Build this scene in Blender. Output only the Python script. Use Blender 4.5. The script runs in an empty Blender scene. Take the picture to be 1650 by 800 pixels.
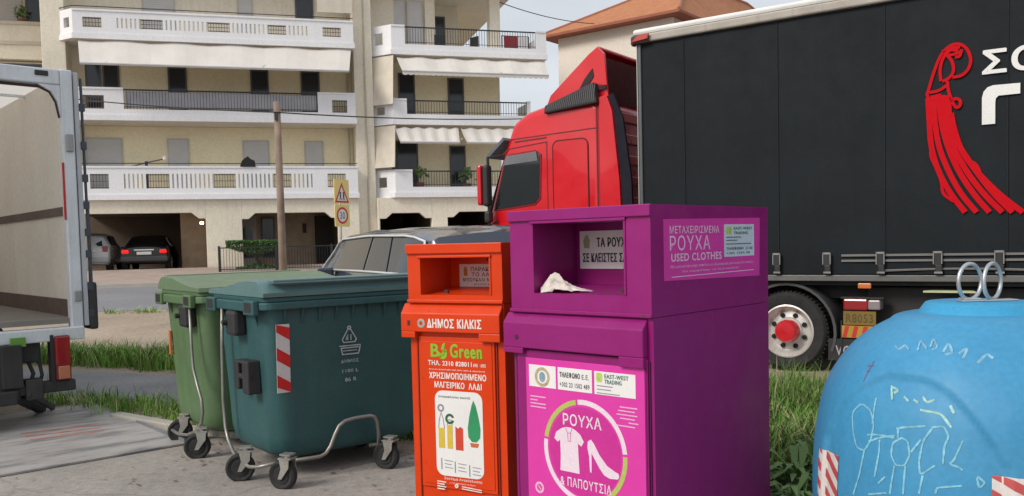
import bpy, math, random
from mathutils import Vector, Matrix
R = math.radians
random.seed(7)
SC = bpy.context.scene
COL = SC.collection

# ------------------------------------------------------------------ camera
cam = bpy.data.cameras.new('camera'); camo = bpy.data.objects.new('camera', cam); COL.objects.link(camo)
cam.sensor_width = 36; cam.lens = 1405/1650*36; cam.shift_y = 0.0368; cam.clip_start = .05; cam.clip_end = 2000
camo.matrix_world = Matrix.Translation((0, 0, 1.6)) @ Matrix.Rotation(math.pi/2-.05, 4, 'X') @ Matrix.Rotation(-.024, 4, 'Z')
SC.camera = camo
# ------------------------------------------------------------------ world, sun
SUN_EL, SUN_AZ = 38, 234          # azimuth of the sun measured clockwise from +Y
w = bpy.data.worlds.new('World'); SC.world = w; w.use_nodes = True
nt = w.node_tree; bg = nt.nodes['Background']
sky = nt.nodes.new('ShaderNodeTexSky'); sky.sky_type = 'NISHITA'; sky.sun_disc = False
sky.sun_elevation = R(SUN_EL); sky.sun_rotation = R(SUN_AZ); sky.air_density = 1; sky.dust_density = 3.5; sky.ozone_density = 1.5
hs = nt.nodes.new('ShaderNodeHueSaturation'); hs.inputs['Saturation'].default_value = .55
tcw = nt.nodes.new('ShaderNodeTexCoord'); mpw = nt.nodes.new('ShaderNodeMapping'); mpw.inputs['Scale'].default_value = (1.2, 1.2, 4)
nzw = nt.nodes.new('ShaderNodeTexNoise'); nzw.inputs['Scale'].default_value = 2.2; nzw.inputs['Detail'].default_value = 6
crw = nt.nodes.new('ShaderNodeValToRGB'); crw.color_ramp.elements[0].position = .4; crw.color_ramp.elements[1].position = .75
crw.color_ramp.elements[0].color = (.62, .62, .62, 1); crw.color_ramp.elements[1].color = (.92, .92, .92, 1)
mxw = nt.nodes.new('ShaderNodeMix'); mxw.data_type = 'RGBA'; mxw.inputs[7].default_value = (7.7, 8.1, 8.6, 1)
nt.links.new(tcw.outputs['Generated'], mpw.inputs[0]); nt.links.new(mpw.outputs[0], nzw.inputs['Vector']); nt.links.new(nzw.outputs['Fac'], crw.inputs[0])
nt.links.new(sky.outputs[0], hs.inputs['Color']); nt.links.new(crw.outputs[0], mxw.inputs[0]); nt.links.new(hs.outputs[0], mxw.inputs[6])
nt.links.new(mxw.outputs[2], bg.inputs[0]); bg.inputs[1].default_value = .095
sl = bpy.data.lights.new('sun', 'SUN'); sl.energy = 2.1; sl.angle = R(20); sl.color = (1, .93, .84)
so = bpy.data.objects.new('sun', sl); COL.objects.link(so)
sd = Vector((math.sin(R(SUN_AZ))*math.cos(R(SUN_EL)), math.cos(R(SUN_AZ))*math.cos(R(SUN_EL)), math.sin(R(SUN_EL))))
so.rotation_euler = sd.to_track_quat('Z', 'Y').to_euler()
SC.view_settings.view_transform = 'Standard'; SC.view_settings.look = 'None'; SC.view_settings.gamma = 1
SC.view_settings.exposure = 0.22

# ------------------------------------------------------------------ materials
def lin(h):
    h = h.lstrip('#'); o = []
    for i in (0, 2, 4):
        c = int(h[i:i+2], 16)/255; o.append(c/12.92 if c <= .04045 else ((c+.055)/1.055)**2.4)
    return tuple(o)
MATS = {}
def M(name, c, rough=.55, metal=0, var=.12, vs=2.5, bump=.0, bs=60, streak=0, dirt=(.05, .045, .04), spec=.5, coat=0, fine=.06, emit=None, alpha=None, trans=0, wear=0):
    if name in MATS: return MATS[name]
    if isinstance(c, str): c = lin(c)
    m = bpy.data.materials.new(name); m.use_nodes = True; MATS[name] = m
    n = m.node_tree.nodes; L = m.node_tree.links; b = n['Principled BSDF']
    b.inputs['Roughness'].default_value = rough; b.inputs['Metallic'].default_value = metal
    b.inputs['Specular IOR Level'].default_value = spec; b.inputs['Coat Weight'].default_value = coat
    if trans: b.inputs['Transmission Weight'].default_value = trans
    tc = n.new('ShaderNodeTexCoord')
    def noise(sc, det=5, mp=None):
        z = n.new('ShaderNodeTexNoise'); z.inputs['Scale'].default_value = sc; z.inputs['Detail'].default_value = det
        if mp:
            k = n.new('ShaderNodeMapping'); k.inputs['Scale'].default_value = mp; L.new(tc.outputs['Object'], k.inputs[0]); L.new(k.outputs[0], z.inputs['Vector'])
        else: L.new(tc.outputs['Object'], z.inputs['Vector'])
        return z.outputs['Fac']
    def ramp(fac, p0, p1, a, bb):
        r = n.new('ShaderNodeMapRange'); r.inputs[1].default_value = p0; r.inputs[2].default_value = p1; r.inputs[3].default_value = a; r.inputs[4].default_value = bb
        L.new(fac, r.inputs[0]); return r.outputs[0]
    rgb = n.new('ShaderNodeRGB'); rgb.outputs[0].default_value = (*c, 1); cur = rgb.outputs[0]
    def mul(cur, fac):
        v = n.new('ShaderNodeVectorMath'); v.operation = 'SCALE'; L.new(cur, v.inputs[0]); L.new(fac, v.inputs['Scale']); return v.outputs[0]
    if var: cur = mul(cur, ramp(noise(vs), .3, .7, 1-var, 1+var*.6))
    if fine: cur = mul(cur, ramp(noise(vs*25, 3), .3, .7, 1-fine, 1+fine))
    if streak:
        f = ramp(noise(9, 6, (1, 1, .12)), .52, .78, 0, streak); g = ramp(noise(5, 8), .5, .8, 0, streak*.7)
        a = n.new('ShaderNodeMath'); a.operation = 'MAXIMUM'; L.new(f, a.inputs[0]); L.new(g, a.inputs[1])
        mx = n.new('ShaderNodeMix'); mx.data_type = 'RGBA'; L.new(a.outputs[0], mx.inputs[0]); L.new(cur, mx.inputs[6]); mx.inputs[7].default_value = (*dirt, 1); cur = mx.outputs[2]
    if wear:
        f1 = ramp(noise(6, 4, (7, 7, .5)), .66, .72, 0, .10*wear); f2 = ramp(noise(26, 8), .70, .76, 0, .8*wear)
        mx = n.new('ShaderNodeMix'); mx.data_type = 'RGBA'; L.new(f1, mx.inputs[0]); L.new(cur, mx.inputs[6]); mx.inputs[7].default_value = (*[min(1, k*.6+.18) for k in c], 1); cur = mx.outputs[2]
        mx = n.new('ShaderNodeMix'); mx.data_type = 'RGBA'; L.new(f2, mx.inputs[0]); L.new(cur, mx.inputs[6]); mx.inputs[7].default_value = (.09, .035, .02, 1); cur = mx.outputs[2]
        bp = n.new('ShaderNodeBump'); bp.inputs['Strength'].default_value = .55; bp.inputs['Distance'].default_value = .03*wear; L.new(noise(2.6, 2), bp.inputs['Height']); L.new(bp.outputs[0], b.inputs['Normal'])
    L.new(cur, b.inputs['Base Color'])
    if rough > .12: L.new(ramp(noise(vs*4), .3, .7, max(0, rough-.08), min(1, rough+.1)), b.inputs['Roughness'])
    if bump:
        bp = n.new('ShaderNodeBump'); bp.inputs['Strength'].default_value = bump; bp.inputs['Distance'].default_value = .02
        L.new(noise(bs, 6), bp.inputs['Height']); L.new(bp.outputs[0], b.inputs['Normal'])
    if emit: b.inputs['Emission Color'].default_value = (*lin(emit[0]), 1); b.inputs['Emission Strength'].default_value = emit[1]
    return m

# ------------------------------------------------------------------ mesh helpers
def cross(a, b): return Vector(a).cross(Vector(b))
class MB:
    def __init__(s): s.v = []; s.f = []; s.m = []
    def add(s, vs, fs):
        k = len(s.v); s.m.append((k, len(s.f))); s.v += [tuple(p) for p in vs]; s.f += [tuple(i+k for i in f) for f in fs]; return s
    def box(s, x0, x1, y0, y1, z0, z1):
        x0, x1 = min(x0, x1), max(x0, x1); y0, y1 = min(y0, y1), max(y0, y1); z0, z1 = min(z0, z1), max(z0, z1)
        return s.add([(x0,y0,z0),(x1,y0,z0),(x1,y1,z0),(x0,y1,z0),(x0,y0,z1),(x1,y0,z1),(x1,y1,z1),(x0,y1,z1)],
                     [(0,3,2,1),(4,5,6,7),(0,1,5,4),(1,2,6,5),(2,3,7,6),(3,0,4,7)])
    def bar(s, a, b, w, h=None, up=(0,0,1)):
        a = Vector(a); b = Vector(b); d = (b-a).normalized(); u = Vector(up)
        if abs(d.dot(u)) > .95: u = Vector((1,0,0))
        r = d.cross(u).normalized(); u = r.cross(d).normalized(); h = h or w
        c = [(-1,-1),(1,-1),(1,1),(-1,1)]
        return s.add([a+r*w/2*i+u*h/2*j for i,j in c]+[b+r*w/2*i+u*h/2*j for i,j in c], [(0,1,2,3),(7,6,5,4),(0,4,5,1),(1,5,6,2),(2,6,7,3),(3,7,4,0)])
    def prism(s, poly, f0, f1):
        """poly: 2D points; f0, f1: functions 2D->3D for both caps"""
        n = len(poly); a = [f0(*p) for p in poly]; b = [f1(*p) for p in poly]
        return s.add(a+b, [tuple(range(n))[::-1], tuple(range(n, 2*n))]+[(i, (i+1)%n, n+(i+1)%n, n+i) for i in range(n)])
    def prism_y(s, poly, y0, y1): return s.prism(poly, lambda x, z: (x, y0, z), lambda x, z: (x, y1, z))
    def prism_x(s, poly, x0, x1): return s.prism(poly, lambda y, z: (x0, y, z), lambda y, z: (x1, y, z))
    def prism_z(s, poly, z0, z1): return s.prism(poly, lambda x, y: (x, y, z0), lambda x, y: (x, y, z1))
    def tube(s, pts, r, seg=8, closed=False, caps=True):
        pts = [Vector(p) for p in pts]; n = len(pts); rings = []; prev = None
        for i, p in enumerate(pts):
            if closed: d = pts[(i+1)%n]-pts[i-1]
            else: d = pts[min(i+1, n-1)]-pts[max(i-1, 0)]
            d.normalize()
            if prev is None:
                u = Vector((0,0,1)) if abs(d.z) < .9 else Vector((1,0,0))
                u = (u-d*u.dot(d)).normalized()
            else: u = (prev-d*prev.dot(d)).normalized()
            prev = u; q = d.cross(u); rr = r[i] if isinstance(r, (list, tuple)) else r
            rings.append([p+u*rr*math.cos(2*math.pi*k/seg)+q*rr*math.sin(2*math.pi*k/seg) for k in range(seg)])
        vs = [v for g in rings for v in g]; fs = []
        for i in range(n if closed else n-1):
            j = (i+1) % n
            fs += [(i*seg+k, i*seg+(k+1)%seg, j*seg+(k+1)%seg, j*seg+k) for k in range(seg)]
        if not closed and caps: fs += [tuple(range(seg))[::-1], tuple((n-1)*seg+k for k in range(seg))]
        return s.add(vs, fs)
    def lathe(s, prof, seg=32, o=(0,0,0), axis='z', cap=True):
        o = Vector(o); vs = []; n = len(prof)
        for (r, h) in prof:
            for k in range(seg):
                a = 2*math.pi*k/seg; c, d = r*math.cos(a), r*math.sin(a)
                p = (c, d, h) if axis == 'z' else ((c, h, d) if axis == 'y' else (h, c, d))
                vs.append(o+Vector(p))
        fs = [(i*seg+k, i*seg+(k+1)%seg, (i+1)*seg+(k+1)%seg, (i+1)*seg+k) for i in range(n-1) for k in range(seg)]
        if cap and prof[0][0] > 1e-6: fs.append(tuple(range(seg))[::-1])
        if cap and prof[-1][0] > 1e-6: fs.append(tuple((n-1)*seg+k for k in range(seg)))
        return s.add(vs, fs)
    def plate(s, poly, o, ex, ez, t=.0015):
        """thin solid plate standing on a plane: o origin, ex/ez in-plane axes, t thickness outward (ex x ez)"""
        o, ex, ez = Vector(o), Vector(ex), Vector(ez); en = ex.cross(ez).normalized()
        return s.prism(poly, lambda x, y: o+ex*x+ez*y, lambda x, y: o+ex*x+ez*y+en*t)
    def arc(s, cx, cy, r0, r1, a0, a1, o, ex, ez, t=.0015, sx=1):
        n = max(4, int(abs(a1-a0)/6)); out = []
        for i in range(n):
            b0 = R(a0+(a1-a0)*i/n); b1 = R(a0+(a1-a0)*(i+1)/n)
            q = [(cx+r*math.cos(b)*sx, cy+r*math.sin(b)) for r, b in ((r0,b0),(r1,b0),(r1,b1),(r0,b1))]
            s.plate(q, o, ex, ez, t)
        return s
    def stroke(s, pts, w, o, ex, ez, t=.0015, sm=0):
        """one continuous flat ribbon of width w with mitred joints, standing t proud of the plane"""
        P = [Vector((float(p[0]), float(p[1]))) for p in pts]
        for _ in range(sm):
            Q = [P[0]]
            for a, b in zip(P[:-1], P[1:]): Q += [a.lerp(b, .25), a.lerp(b, .75)]
            P = Q+[P[-1]]
        closed = (P[0]-P[-1]).length < 1e-6 and len(P) > 3; n = len(P); Lf = []; Rt = []
        for i in range(n):
            a = P[i-1] if i else (P[-2] if closed else None); b = P[i+1] if i < n-1 else (P[1] if closed else None)
            d0 = (P[i]-a).normalized() if a is not None else None; d1 = (b-P[i]).normalized() if b is not None else None
            if d0 is None or d0.length < .5: d0 = d1
            if d1 is None or d1.length < .5: d1 = d0
            m = d0+d1; m = d0 if m.length < .3 else m.normalized(); nn = Vector((-m.y, m.x)); k = min(1.6, 1/max(.4, nn.dot(Vector((-d0.y, d0.x)))))
            Lf.append(P[i]+nn*w/2*k); Rt.append(P[i]-nn*w/2*k)
        o, ex, ez = Vector(o), Vector(ex), Vector(ez); en = ex.cross(ez).normalized(); vs = []
        for q in (Rt, Lf):
            for h in (0, t): vs += [o+ex*p.x+ez*p.y+en*h for p in q]
        # blocks: Rt low, Rt high, Lf low, Lf high
        fs = []
        for i in range(n-1):
            fs += [(n+i, n+i+1, 3*n+i+1, 3*n+i), (i, i+1, n+i+1, n+i), (3*n+i, 3*n+i+1, 2*n+i+1, 2*n+i), (2*n+i, 2*n+i+1, i+1, i)]
        fs += [(0, n, 3*n, 2*n), (n-1, 3*n-1, 4*n-1, 2*n-1)]
        return s.add(vs, fs)
    def text(s, body, x, y, w, h, o, ex, ez, t=.0012, bold=.02):
        """lettering filling the box x..x+w, y..y+h of the plane"""
        cu = bpy.data.curves.new('t', 'FONT'); cu.body = body; cu.offset = min(bold, .016)*.9; cu.space_character = 1.12; cu.resolution_u = 3
        ob = bpy.data.objects.new('t', cu); COL.objects.link(ob)
        dg = bpy.context.evaluated_depsgraph_get(); me = bpy.data.meshes.new_from_object(ob.evaluated_get(dg))
        if len(me.vertices):
            X = [v.co.x for v in me.vertices]; Y = [v.co.y for v in me.vertices]
            sx = w/(max(X)-min(X)); sy = h/(max(Y)-min(Y))
            o, ex, ez = Vector(o), Vector(ex), Vector(ez); en = ex.cross(ez).normalized()
            cps = [(0, 0, 0)] if bold < .025 else [(0, 0, 0), (.055*h, .0, .00025), (.028*h, .02*h, .0005)]
            for (ax, ay, at_) in cps:
                s.add([o+ex*(x+ax+(v.co.x-min(X))*sx)+ez*(y+ay+(v.co.y-min(Y))*sy)+en*(t+at_) for v in me.vertices], [tuple(p.vertices) for p in me.polygons])
        bpy.data.objects.remove(ob); bpy.data.curves.remove(cu); bpy.data.meshes.remove(me)
        return s
    def build_each(s, name, mat, parent=None, **kw):
        """every shape added becomes an object of its own"""
        out = []; e = s.m+[(len(s.v), len(s.f))]
        for (v0, f0), (v1, f1) in zip(e[:-1], e[1:]):
            q = MB(); q.add(s.v[v0:v1], [tuple(i-v0 for i in f) for f in s.f[f0:f1]]); out.append(q.build(name, mat, parent, **kw))
        return out[0]
    def build(s, name, mat, parent=None, bevel=0, smooth=False, seg=2):
        me = bpy.data.meshes.new(name); me.from_pydata(s.v, [], s.f); me.materials.append(mat)
        if smooth:
            for p in me.polygons: p.use_smooth = True
        ob = bpy.data.objects.new(name, me); COL.objects.link(ob); ob.parent = parent
        if smooth == 'auto':
            try: me.shade_auto
            except Exception: pass
            md = ob.modifiers.new('split', 'EDGE_SPLIT'); md.split_angle = R(40)
        if bevel:
            md = ob.modifiers.new('bevel', 'BEVEL'); md.width = bevel; md.segments = seg; md.limit_method = 'ANGLE'; md.angle_limit = R(35)
            md.harden_normals = False
        return ob
def thing(name, label, cat, loc=(0,0,0), rot=0, group=None):
    o = bpy.data.objects.new(name, None); o.empty_display_size = .2; COL.objects.link(o)
    o.location = loc; o.rotation_euler = (0, 0, R(rot)); tag(o, label, cat, group); return o
def tag(o, label, cat, group=None):
    o['label'] = label; o['category'] = cat
    if group: o['group'] = group
    return o
def kids(o): return [c for c in bpy.data.objects if c.parent == o]
def copy_tree(o, parent=None):
    c = o.copy(); COL.objects.link(c); c.parent = parent
    for ch in kids(o): copy_tree(ch, c)
    return c
def rrect(x0, y0, x1, y1, r, n=5):
    out = []
    for cx, cy, a in ((x1-r, y0+r, -90), (x1-r, y1-r, 0), (x0+r, y1-r, 90), (x0+r, y0+r, 180)):
        out += [(cx+r*math.cos(R(a+90*i/n)), cy+r*math.sin(R(a+90*i/n))) for i in range(n+1)]
    return out
X3, Y3, Z3 = (1,0,0), (0,1,0), (0,0,1)

# ================================================================== SETTING: ground
BO = Vector((-15.678, 32, 0)); BA = 16
bd = Vector((math.cos(R(BA)), math.sin(R(BA)), 0)); bn = Vector((-math.sin(R(BA)), math.cos(R(BA)), 0))
def bw(u, v, z=0): return BO+bd*u+bn*v+Vector((0,0,z))
def sm(a, b, x): t = min(1, max(0, (x-a)/(b-a))); return t*t*(3-2*t)
def gh(v):
    if v < -17: return 0
    if v < -4.6: return .45*sm(-17.5, -4.6, v)
    if v < 0: return .45+(v+4.6)/4.6*.37
    return .82
def ground_mat():
    m = bpy.data.materials.new('dry_dirt'); m.use_nodes = True; n = m.node_tree.nodes; L = m.node_tree.links; b = n['Principled BSDF']
    b.inputs['Roughness'].default_value = .95
    tc = n.new('ShaderNodeTexCoord'); a = n.new('ShaderNodeTexNoise'); a.inputs['Scale'].default_value = .5; a.inputs['Detail'].default_value = 8
    c = n.new('ShaderNodeTexNoise'); c.inputs['Scale'].default_value = 14; c.inputs['Detail'].default_value = 8
    r = n.new('ShaderNodeValToRGB'); r.color_ramp.elements[0].position = .3; r.color_ramp.elements[1].position = .7
    r.color_ramp.elements[0].color = (.30, .235, .175, 1); r.color_ramp.elements[1].color = (.42, .34, .265, 1)
    r2 = n.new('ShaderNodeMapRange'); r2.inputs[1].default_value = .3; r2.inputs[2].default_value = .7; r2.inputs[3].default_value = .75; r2.inputs[4].default_value = 1.12
    v = n.new('ShaderNodeVectorMath'); v.operation = 'SCALE'; bp = n.new('ShaderNodeBump'); bp.inputs['Strength'].default_value = .5; bp.inputs['Distance'].default_value = .03
    for q in (a, c): L.new(tc.outputs['Object'], q.inputs['Vector'])
    L.new(a.outputs['Fac'], r.inputs[0]); L.new(c.outputs['Fac'], r2.inputs[0]); L.new(r.outputs[0], v.inputs[0]); L.new(r2.outputs[0], v.inputs['Scale'])
    L.new(v.outputs[0], b.inputs['Base Color']); L.new(c.outputs['Fac'], bp.inputs['Height']); L.new(bp.outputs[0], b.inputs['Normal'])
    return m
def sheet(name, mat, us, vs, dz):
    mb = MB(); nu = len(us)
    mb.add([bw(u, v, gh(v)+dz) for v in vs for u in us], [(j*nu+i, j*nu+i+1, (j+1)*nu+i+1, (j+1)*nu+i) for j in range(len(vs)-1) for i in range(nu-1)])
    o = mb.build(name, mat, smooth=True); o['kind'] = 'structure'; return o
sheet('ground', ground_mat(), [-900, -60, -20, 0, 20, 60, 900], [-900, -60, -30]+[-20+i*.8 for i in range(26)]+[20, 60, 900], 0)
asph = M('asphalt', (.26, .26, .265), .9, var=.2, vs=1.2, bump=.35, bs=90, fine=.15)
conc = M('pad_concrete', (.31, .285, .26), .88, var=.2, vs=.9, bump=.3, bs=70, fine=.12, streak=.25)
cn = conc.node_tree; cb = cn.nodes['Principled BSDF']; src = cb.inputs['Base Color'].links[0].from_socket
tcc = cn.nodes.new('ShaderNodeTexCoord'); cnz = cn.nodes.new('ShaderNodeTexNoise'); cnz.inputs['Scale'].default_value = 3; cnz.inputs['Detail'].default_value = 6
va = cn.nodes.new('ShaderNodeMix'); va.data_type = 'VECTOR'; va.inputs[0].default_value = .22; vo = cn.nodes.new('ShaderNodeTexVoronoi'); vo.feature = 'DISTANCE_TO_EDGE'; vo.inputs['Scale'].default_value = .55
mr = cn.nodes.new('ShaderNodeMapRange'); mr.inputs[1].default_value = 0; mr.inputs[2].default_value = .008; mr.inputs[3].default_value = .28; mr.inputs[4].default_value = 0
mk = cn.nodes.new('ShaderNodeMix'); mk.data_type = 'RGBA'; mk.inputs[7].default_value = (.05, .045, .04, 1)
cn.links.new(tcc.outputs['Object'], cnz.inputs['Vector']); cn.links.new(tcc.outputs['Object'], va.inputs[4]); cn.links.new(cnz.outputs['Color'], va.inputs[5]); cn.links.new(va.outputs[1], vo.inputs['Vector'])
cn.links.new(vo.outputs['Distance'], mr.inputs[0]); cn.links.new(mr.outputs[0], mk.inputs[0]); cn.links.new(src, mk.inputs[6]); cn.links.new(mk.outputs[2], cb.inputs['Base Color'])
pink = M('pavement_slabs', (.37, .29, .25), .9, var=.15, vs=1.5, fine=.1)
sheet('road', M('road_asphalt', (.20, .20, .215), .85, var=.1, vs=.6, fine=.1), [-80, 0, 30, 120], [-12.3, -11.5, -10.6, -9.7, -8.8, -7.9, -7, -6.1, -5.3], .006)
sheet('pavement', pink, [-80, 0, 30, 120], [-4.9, -4.6, -3, -1.5, -.02], .10)
mb = MB()
for (a, b) in zip([-80, 0, 30], [0, 30, 120]):
    p = [bw(a, -5.2), bw(b, -5.2), bw(b, -4.9), bw(a, -4.9)]
    mb.add([q+Vector((0,0,gh(-5)-.05)) for q in p]+[q+Vector((0,0,gh(-5)+.125)) for q in p], [(0,3,2,1),(4,5,6,7),(0,1,5,4),(1,2,6,5),(2,3,7,6),(3,0,4,7)])
k = mb.build('kerb', M('kerb_stone', (.42, .40, .37), .9)); k['kind'] = 'structure'
def poly_sheet(name, mat, pts, z):
    mb = MB(); mb.add([(x, y, z) for x, y in pts], [tuple(range(len(pts)))]); o = mb.build(name, mat); o['kind'] = 'structure'; return o
# bin pad of worn concrete in front, asphalt footpath beyond it
poly_sheet('concrete_pad', conc, [(-9, -2), (-9, 9.6), (-4.4, 8.35), (-3.1, 7.6), (-.75, 6.55), (1.6, 5.6), (3.4, 6.1), (7, 3.2), (7, -2)], .008)
poly_sheet('footpath', asph, [(-14, 13.9), (-6.2, 11.9), (-4.3, 11.0), (-.5, 9.9), (4, 8.3), (9, 6.4), (9, 5.2), (2.3, 7.2), (-1.2, 8.5), (-3.3, 8.9), (-4.6, 9.6), (-14, 11.6)], .004)
mb = MB(); e = [(-3.75, 8.18), (-3.05, 7.62)]
mb.bar((-3.80, 8.22, .03), (-2.95, 7.60, .03), .12, .09).bar((-2.92, 7.58, .025), (-2.3, 7.3, .025), .12, .07)
k = mb.build('kerb', M('kerb_pale', (.40, .38, .33), .9, bump=.3), bevel=.012); k['kind'] = 'structure'

# ================================================================== grass
def grass(name, label_, regions, seedn, cols=((.15, .31, .05), (.26, .43, .08), (.42, .42, .19))):
    random.seed(seedn); parts = [MB() for _ in cols]
    for (poly, n, h0, h1, wd) in regions:
        xs = [p[0] for p in poly]; ys = [p[1] for p in poly]; k = 0
        tufts = []
        while len(tufts) < max(3, n//22):
            x = random.uniform(min(xs), max(xs)); y = random.uniform(min(ys), max(ys)); ins = False
            for i in range(len(poly)):
                (x1, y1), (x2, y2) = poly[i], poly[i-1]
                if (y1 > y) != (y2 > y) and x < (x2-x1)*(y-y1)/(y2-y1)+x1: ins = not ins
            if ins: tufts.append((x, y, random.uniform(.55, 1.15)))
        for k in range(n):
            tx, ty, ts = random.choice(tufts); x = random.gauss(tx, .085); y = random.gauss(ty, .085)
            h = random.uniform(h0, h1)*ts; a = random.uniform(0, 2*math.pi); ln = random.uniform(.15, .95)*h; w_ = wd*random.uniform(.6, 1.3)
            d = Vector((math.cos(a), math.sin(a), 0)); s_ = Vector((-d.y, d.x, 0))*w_
            b0 = Vector((x, y, 0)); m1 = b0+d*ln*.3+Vector((0,0,h*.6)); t = b0+d*ln+Vector((0,0,h*random.uniform(.8, 1)))
            r = random.random(); q = parts[0 if r < .48 else (1 if r < .86 else 2)]
            q.add([b0-s_*.5, b0+s_*.5, m1+s_*.4, m1-s_*.4, t], [(0,1,2,3),(3,2,4)])
    me = bpy.data.meshes.new(name); V = []; F = []; I = []
    for i, q in enumerate(parts):
        k = len(V); V += q.v; F += [tuple(j+k for j in f) for f in q.f]; I += [i]*len(q.f)
    me.from_pydata(V, [], F)
    for i, c in enumerate(cols): me.materials.append(M('grass_blade_%d_%d' % (seedn, i), c, .6, var=.3, vs=1.5, spec=.25))
    me.polygons.foreach_set('material_index', I)
    o = bpy.data.objects.new(name, me); COL.objects.link(o); o['kind'] = 'stuff'; return tag(o, label_, 'grass')
grass('grass', 'thick bright green grass growing beyond the asphalt footpath at left', [
    ([(-7.9, 12.9), (-6.3, 12.3), (-4.7, 11.5), (-3.6, 11.0), (-3.6, 12.0), (-6.2, 13.3), (-8.0, 13.7)], 6500, .08, .36, .014),
    ([(-14, 14.1), (-8.0, 12.9), (-8.0, 13.5), (-14, 15.2)], 2500, .05, .15, .014)], 1)
grass('grass', 'scattered green weeds and grass between the footpath and the lift platform', [
    ([(-5.4, 9.7), (-4.3, 9.3), (-3.2, 8.6), (-3.1, 8.1), (-3.9, 8.35), (-5.0, 9.0)], 1300, .05, .24, .011),
    ([(-7.5, 10.6), (-5.4, 9.8), (-5.2, 9.1), (-7.5, 9.8)], 900, .05, .18, .011),
    ([(-3.2, 8.5), (-2.0, 7.9), (-.9, 7.4), (-.9, 7.0), (-3.0, 7.7)], 1500, .06, .2, .01)], 2)
grass('grass', 'tall green grass between the clothes bank and the blue dome container', [
    ([(1.7, 5.9), (2.0, 5.5), (3.2, 6.0), (4.0, 7.2), (4.4, 8.7), (2.5, 9.0), (2.0, 7.9)], 15000, .07, .27, .012),
    ([(1.55, 5.3), (2.3, 5.15), (2.6, 5.9), (1.6, 5.9)], 1500, .1, .3, .012),
    ([(-.95, 7.0), (.2, 6.5), (1.6, 5.9), (2.0, 6.5), (.4, 7.6), (-.8, 8.0)], 3500, .1, .32, .011),
    ([(2.0, 6.0), (3.2, 6.2), (4.0, 8.6), (2.4, 8.8)], 500, .3, .46, .006)], 3, ((.10, .20, .04), (.17, .29, .06), (.38, .34, .19)))
grass('grass', 'thin line of verge grass along the near edge of the far road', [
    ([tuple(bw(-8, -12.9)[:2]), tuple(bw(30, -12.9)[:2]), tuple(bw(30, -12.4)[:2]), tuple(bw(-8, -12.4)[:2])], 4000, .2, .34, .03)], 4)

random.seed(31); mb = MB()
for i in range(260):
    if i < 150: x, y = random.uniform(-4.5, 1.5), random.uniform(4.6, 7.8)
    else: x, y = random.uniform(-3.2, -.6), random.uniform(6.3, 7.6)
    a = random.uniform(0, 6.28); l = random.uniform(.012, .03); d = Vector((math.cos(a), math.sin(a), random.uniform(-.1, .3)))*l; q = Vector((-math.sin(a), math.cos(a), random.uniform(-.2, .2)))*l*.45; c = Vector((x, y, .018))
    mb.add([c-d, c+q, c+d, c-q], [(0,1,2,3)])
o = mb.build('leaf_litter', M('dry_leaf', (.22, .15, .08), .9, var=.4, vs=9)); o['kind'] = 'stuff'; tag(o, 'dry leaves and crumbs scattered over the concrete pad', 'litter')
# broad leafed weeds near the dome
def weed(x, y, s, label_):
    mb = MB()
    for i in range(60):
        a = random.uniform(0, 6.28); l = s*random.uniform(.35, 1); up = random.uniform(.3, 1.3); d = Vector((math.cos(a), math.sin(a), 0)); q = Vector((-d.y, d.x, 0))*l*.09
        b0 = Vector((random.uniform(-.03, .03), random.uniform(-.03, .03), random.uniform(0, s*.4))); m1 = b0+d*l*.5+Vector((0,0,l*.45*up)); t = b0+d*l+Vector((0,0,l*.3*up))
        mb.add([b0, m1+q, t, m1-q], [(0,1,2,3)])
    o = mb.build('weed', M('weed_leaf', (.16, .27, .09), .6, var=.3, spec=.3)); o.location = (x, y, 0)
    return tag(o, label_, 'weed', 'broad leafed weeds by the dome container')
for x, y, s in ((1.72, 5.25, .34), (1.95, 5.6, .3), (2.1, 5.95, .28), (1.6, 4.95, .26), (2.25, 5.35, .24)):
    weed(x, y, s, 'low broad leafed weed between the clothes bank and the blue dome')

# ================================================================== apartment building
cream = M('cream_render', (.80, .735, .60), .9, var=.1, vs=.5, bump=.1, streak=.2, dirt=(.3, .26, .2))
yell = M('yellow_render', (.86, .77, .54), .9, var=.08, vs=.5)
white = M('white_render', (.80, .80, .82), .85, var=.05, vs=.7, streak=.14, dirt=(.45, .43, .42))
slabm = M('soffit_paint', (.72, .65, .54), .9)
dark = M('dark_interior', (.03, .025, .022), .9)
brown = M('passage_tiles', (.50, .38, .27), .85, var=.2, vs=3)
glass = M('dark_window', (.018, .022, .028), .12, var=0, fine=0, spec=.6)
frame = M('window_frame', (.10, .10, .11), .5)
shut = M('roller_shutter', (.58, .57, .56), .7, var=.05)
awn = M('awning_cloth', (.64, .61, .57), .9, var=.06, vs=1.2, streak=.12, dirt=(.45, .4, .36))
iron = M('black_iron', (.03, .032, .035), .5, metal=.3)
greys = M('grey_screen', (.5, .5, .54), .85, var=.1)
B = thing('apartment_building', 'cream apartment block with white balconies, pull-down awnings and open ground floor garages', 'building', BO, BA)
G = .82
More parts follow.
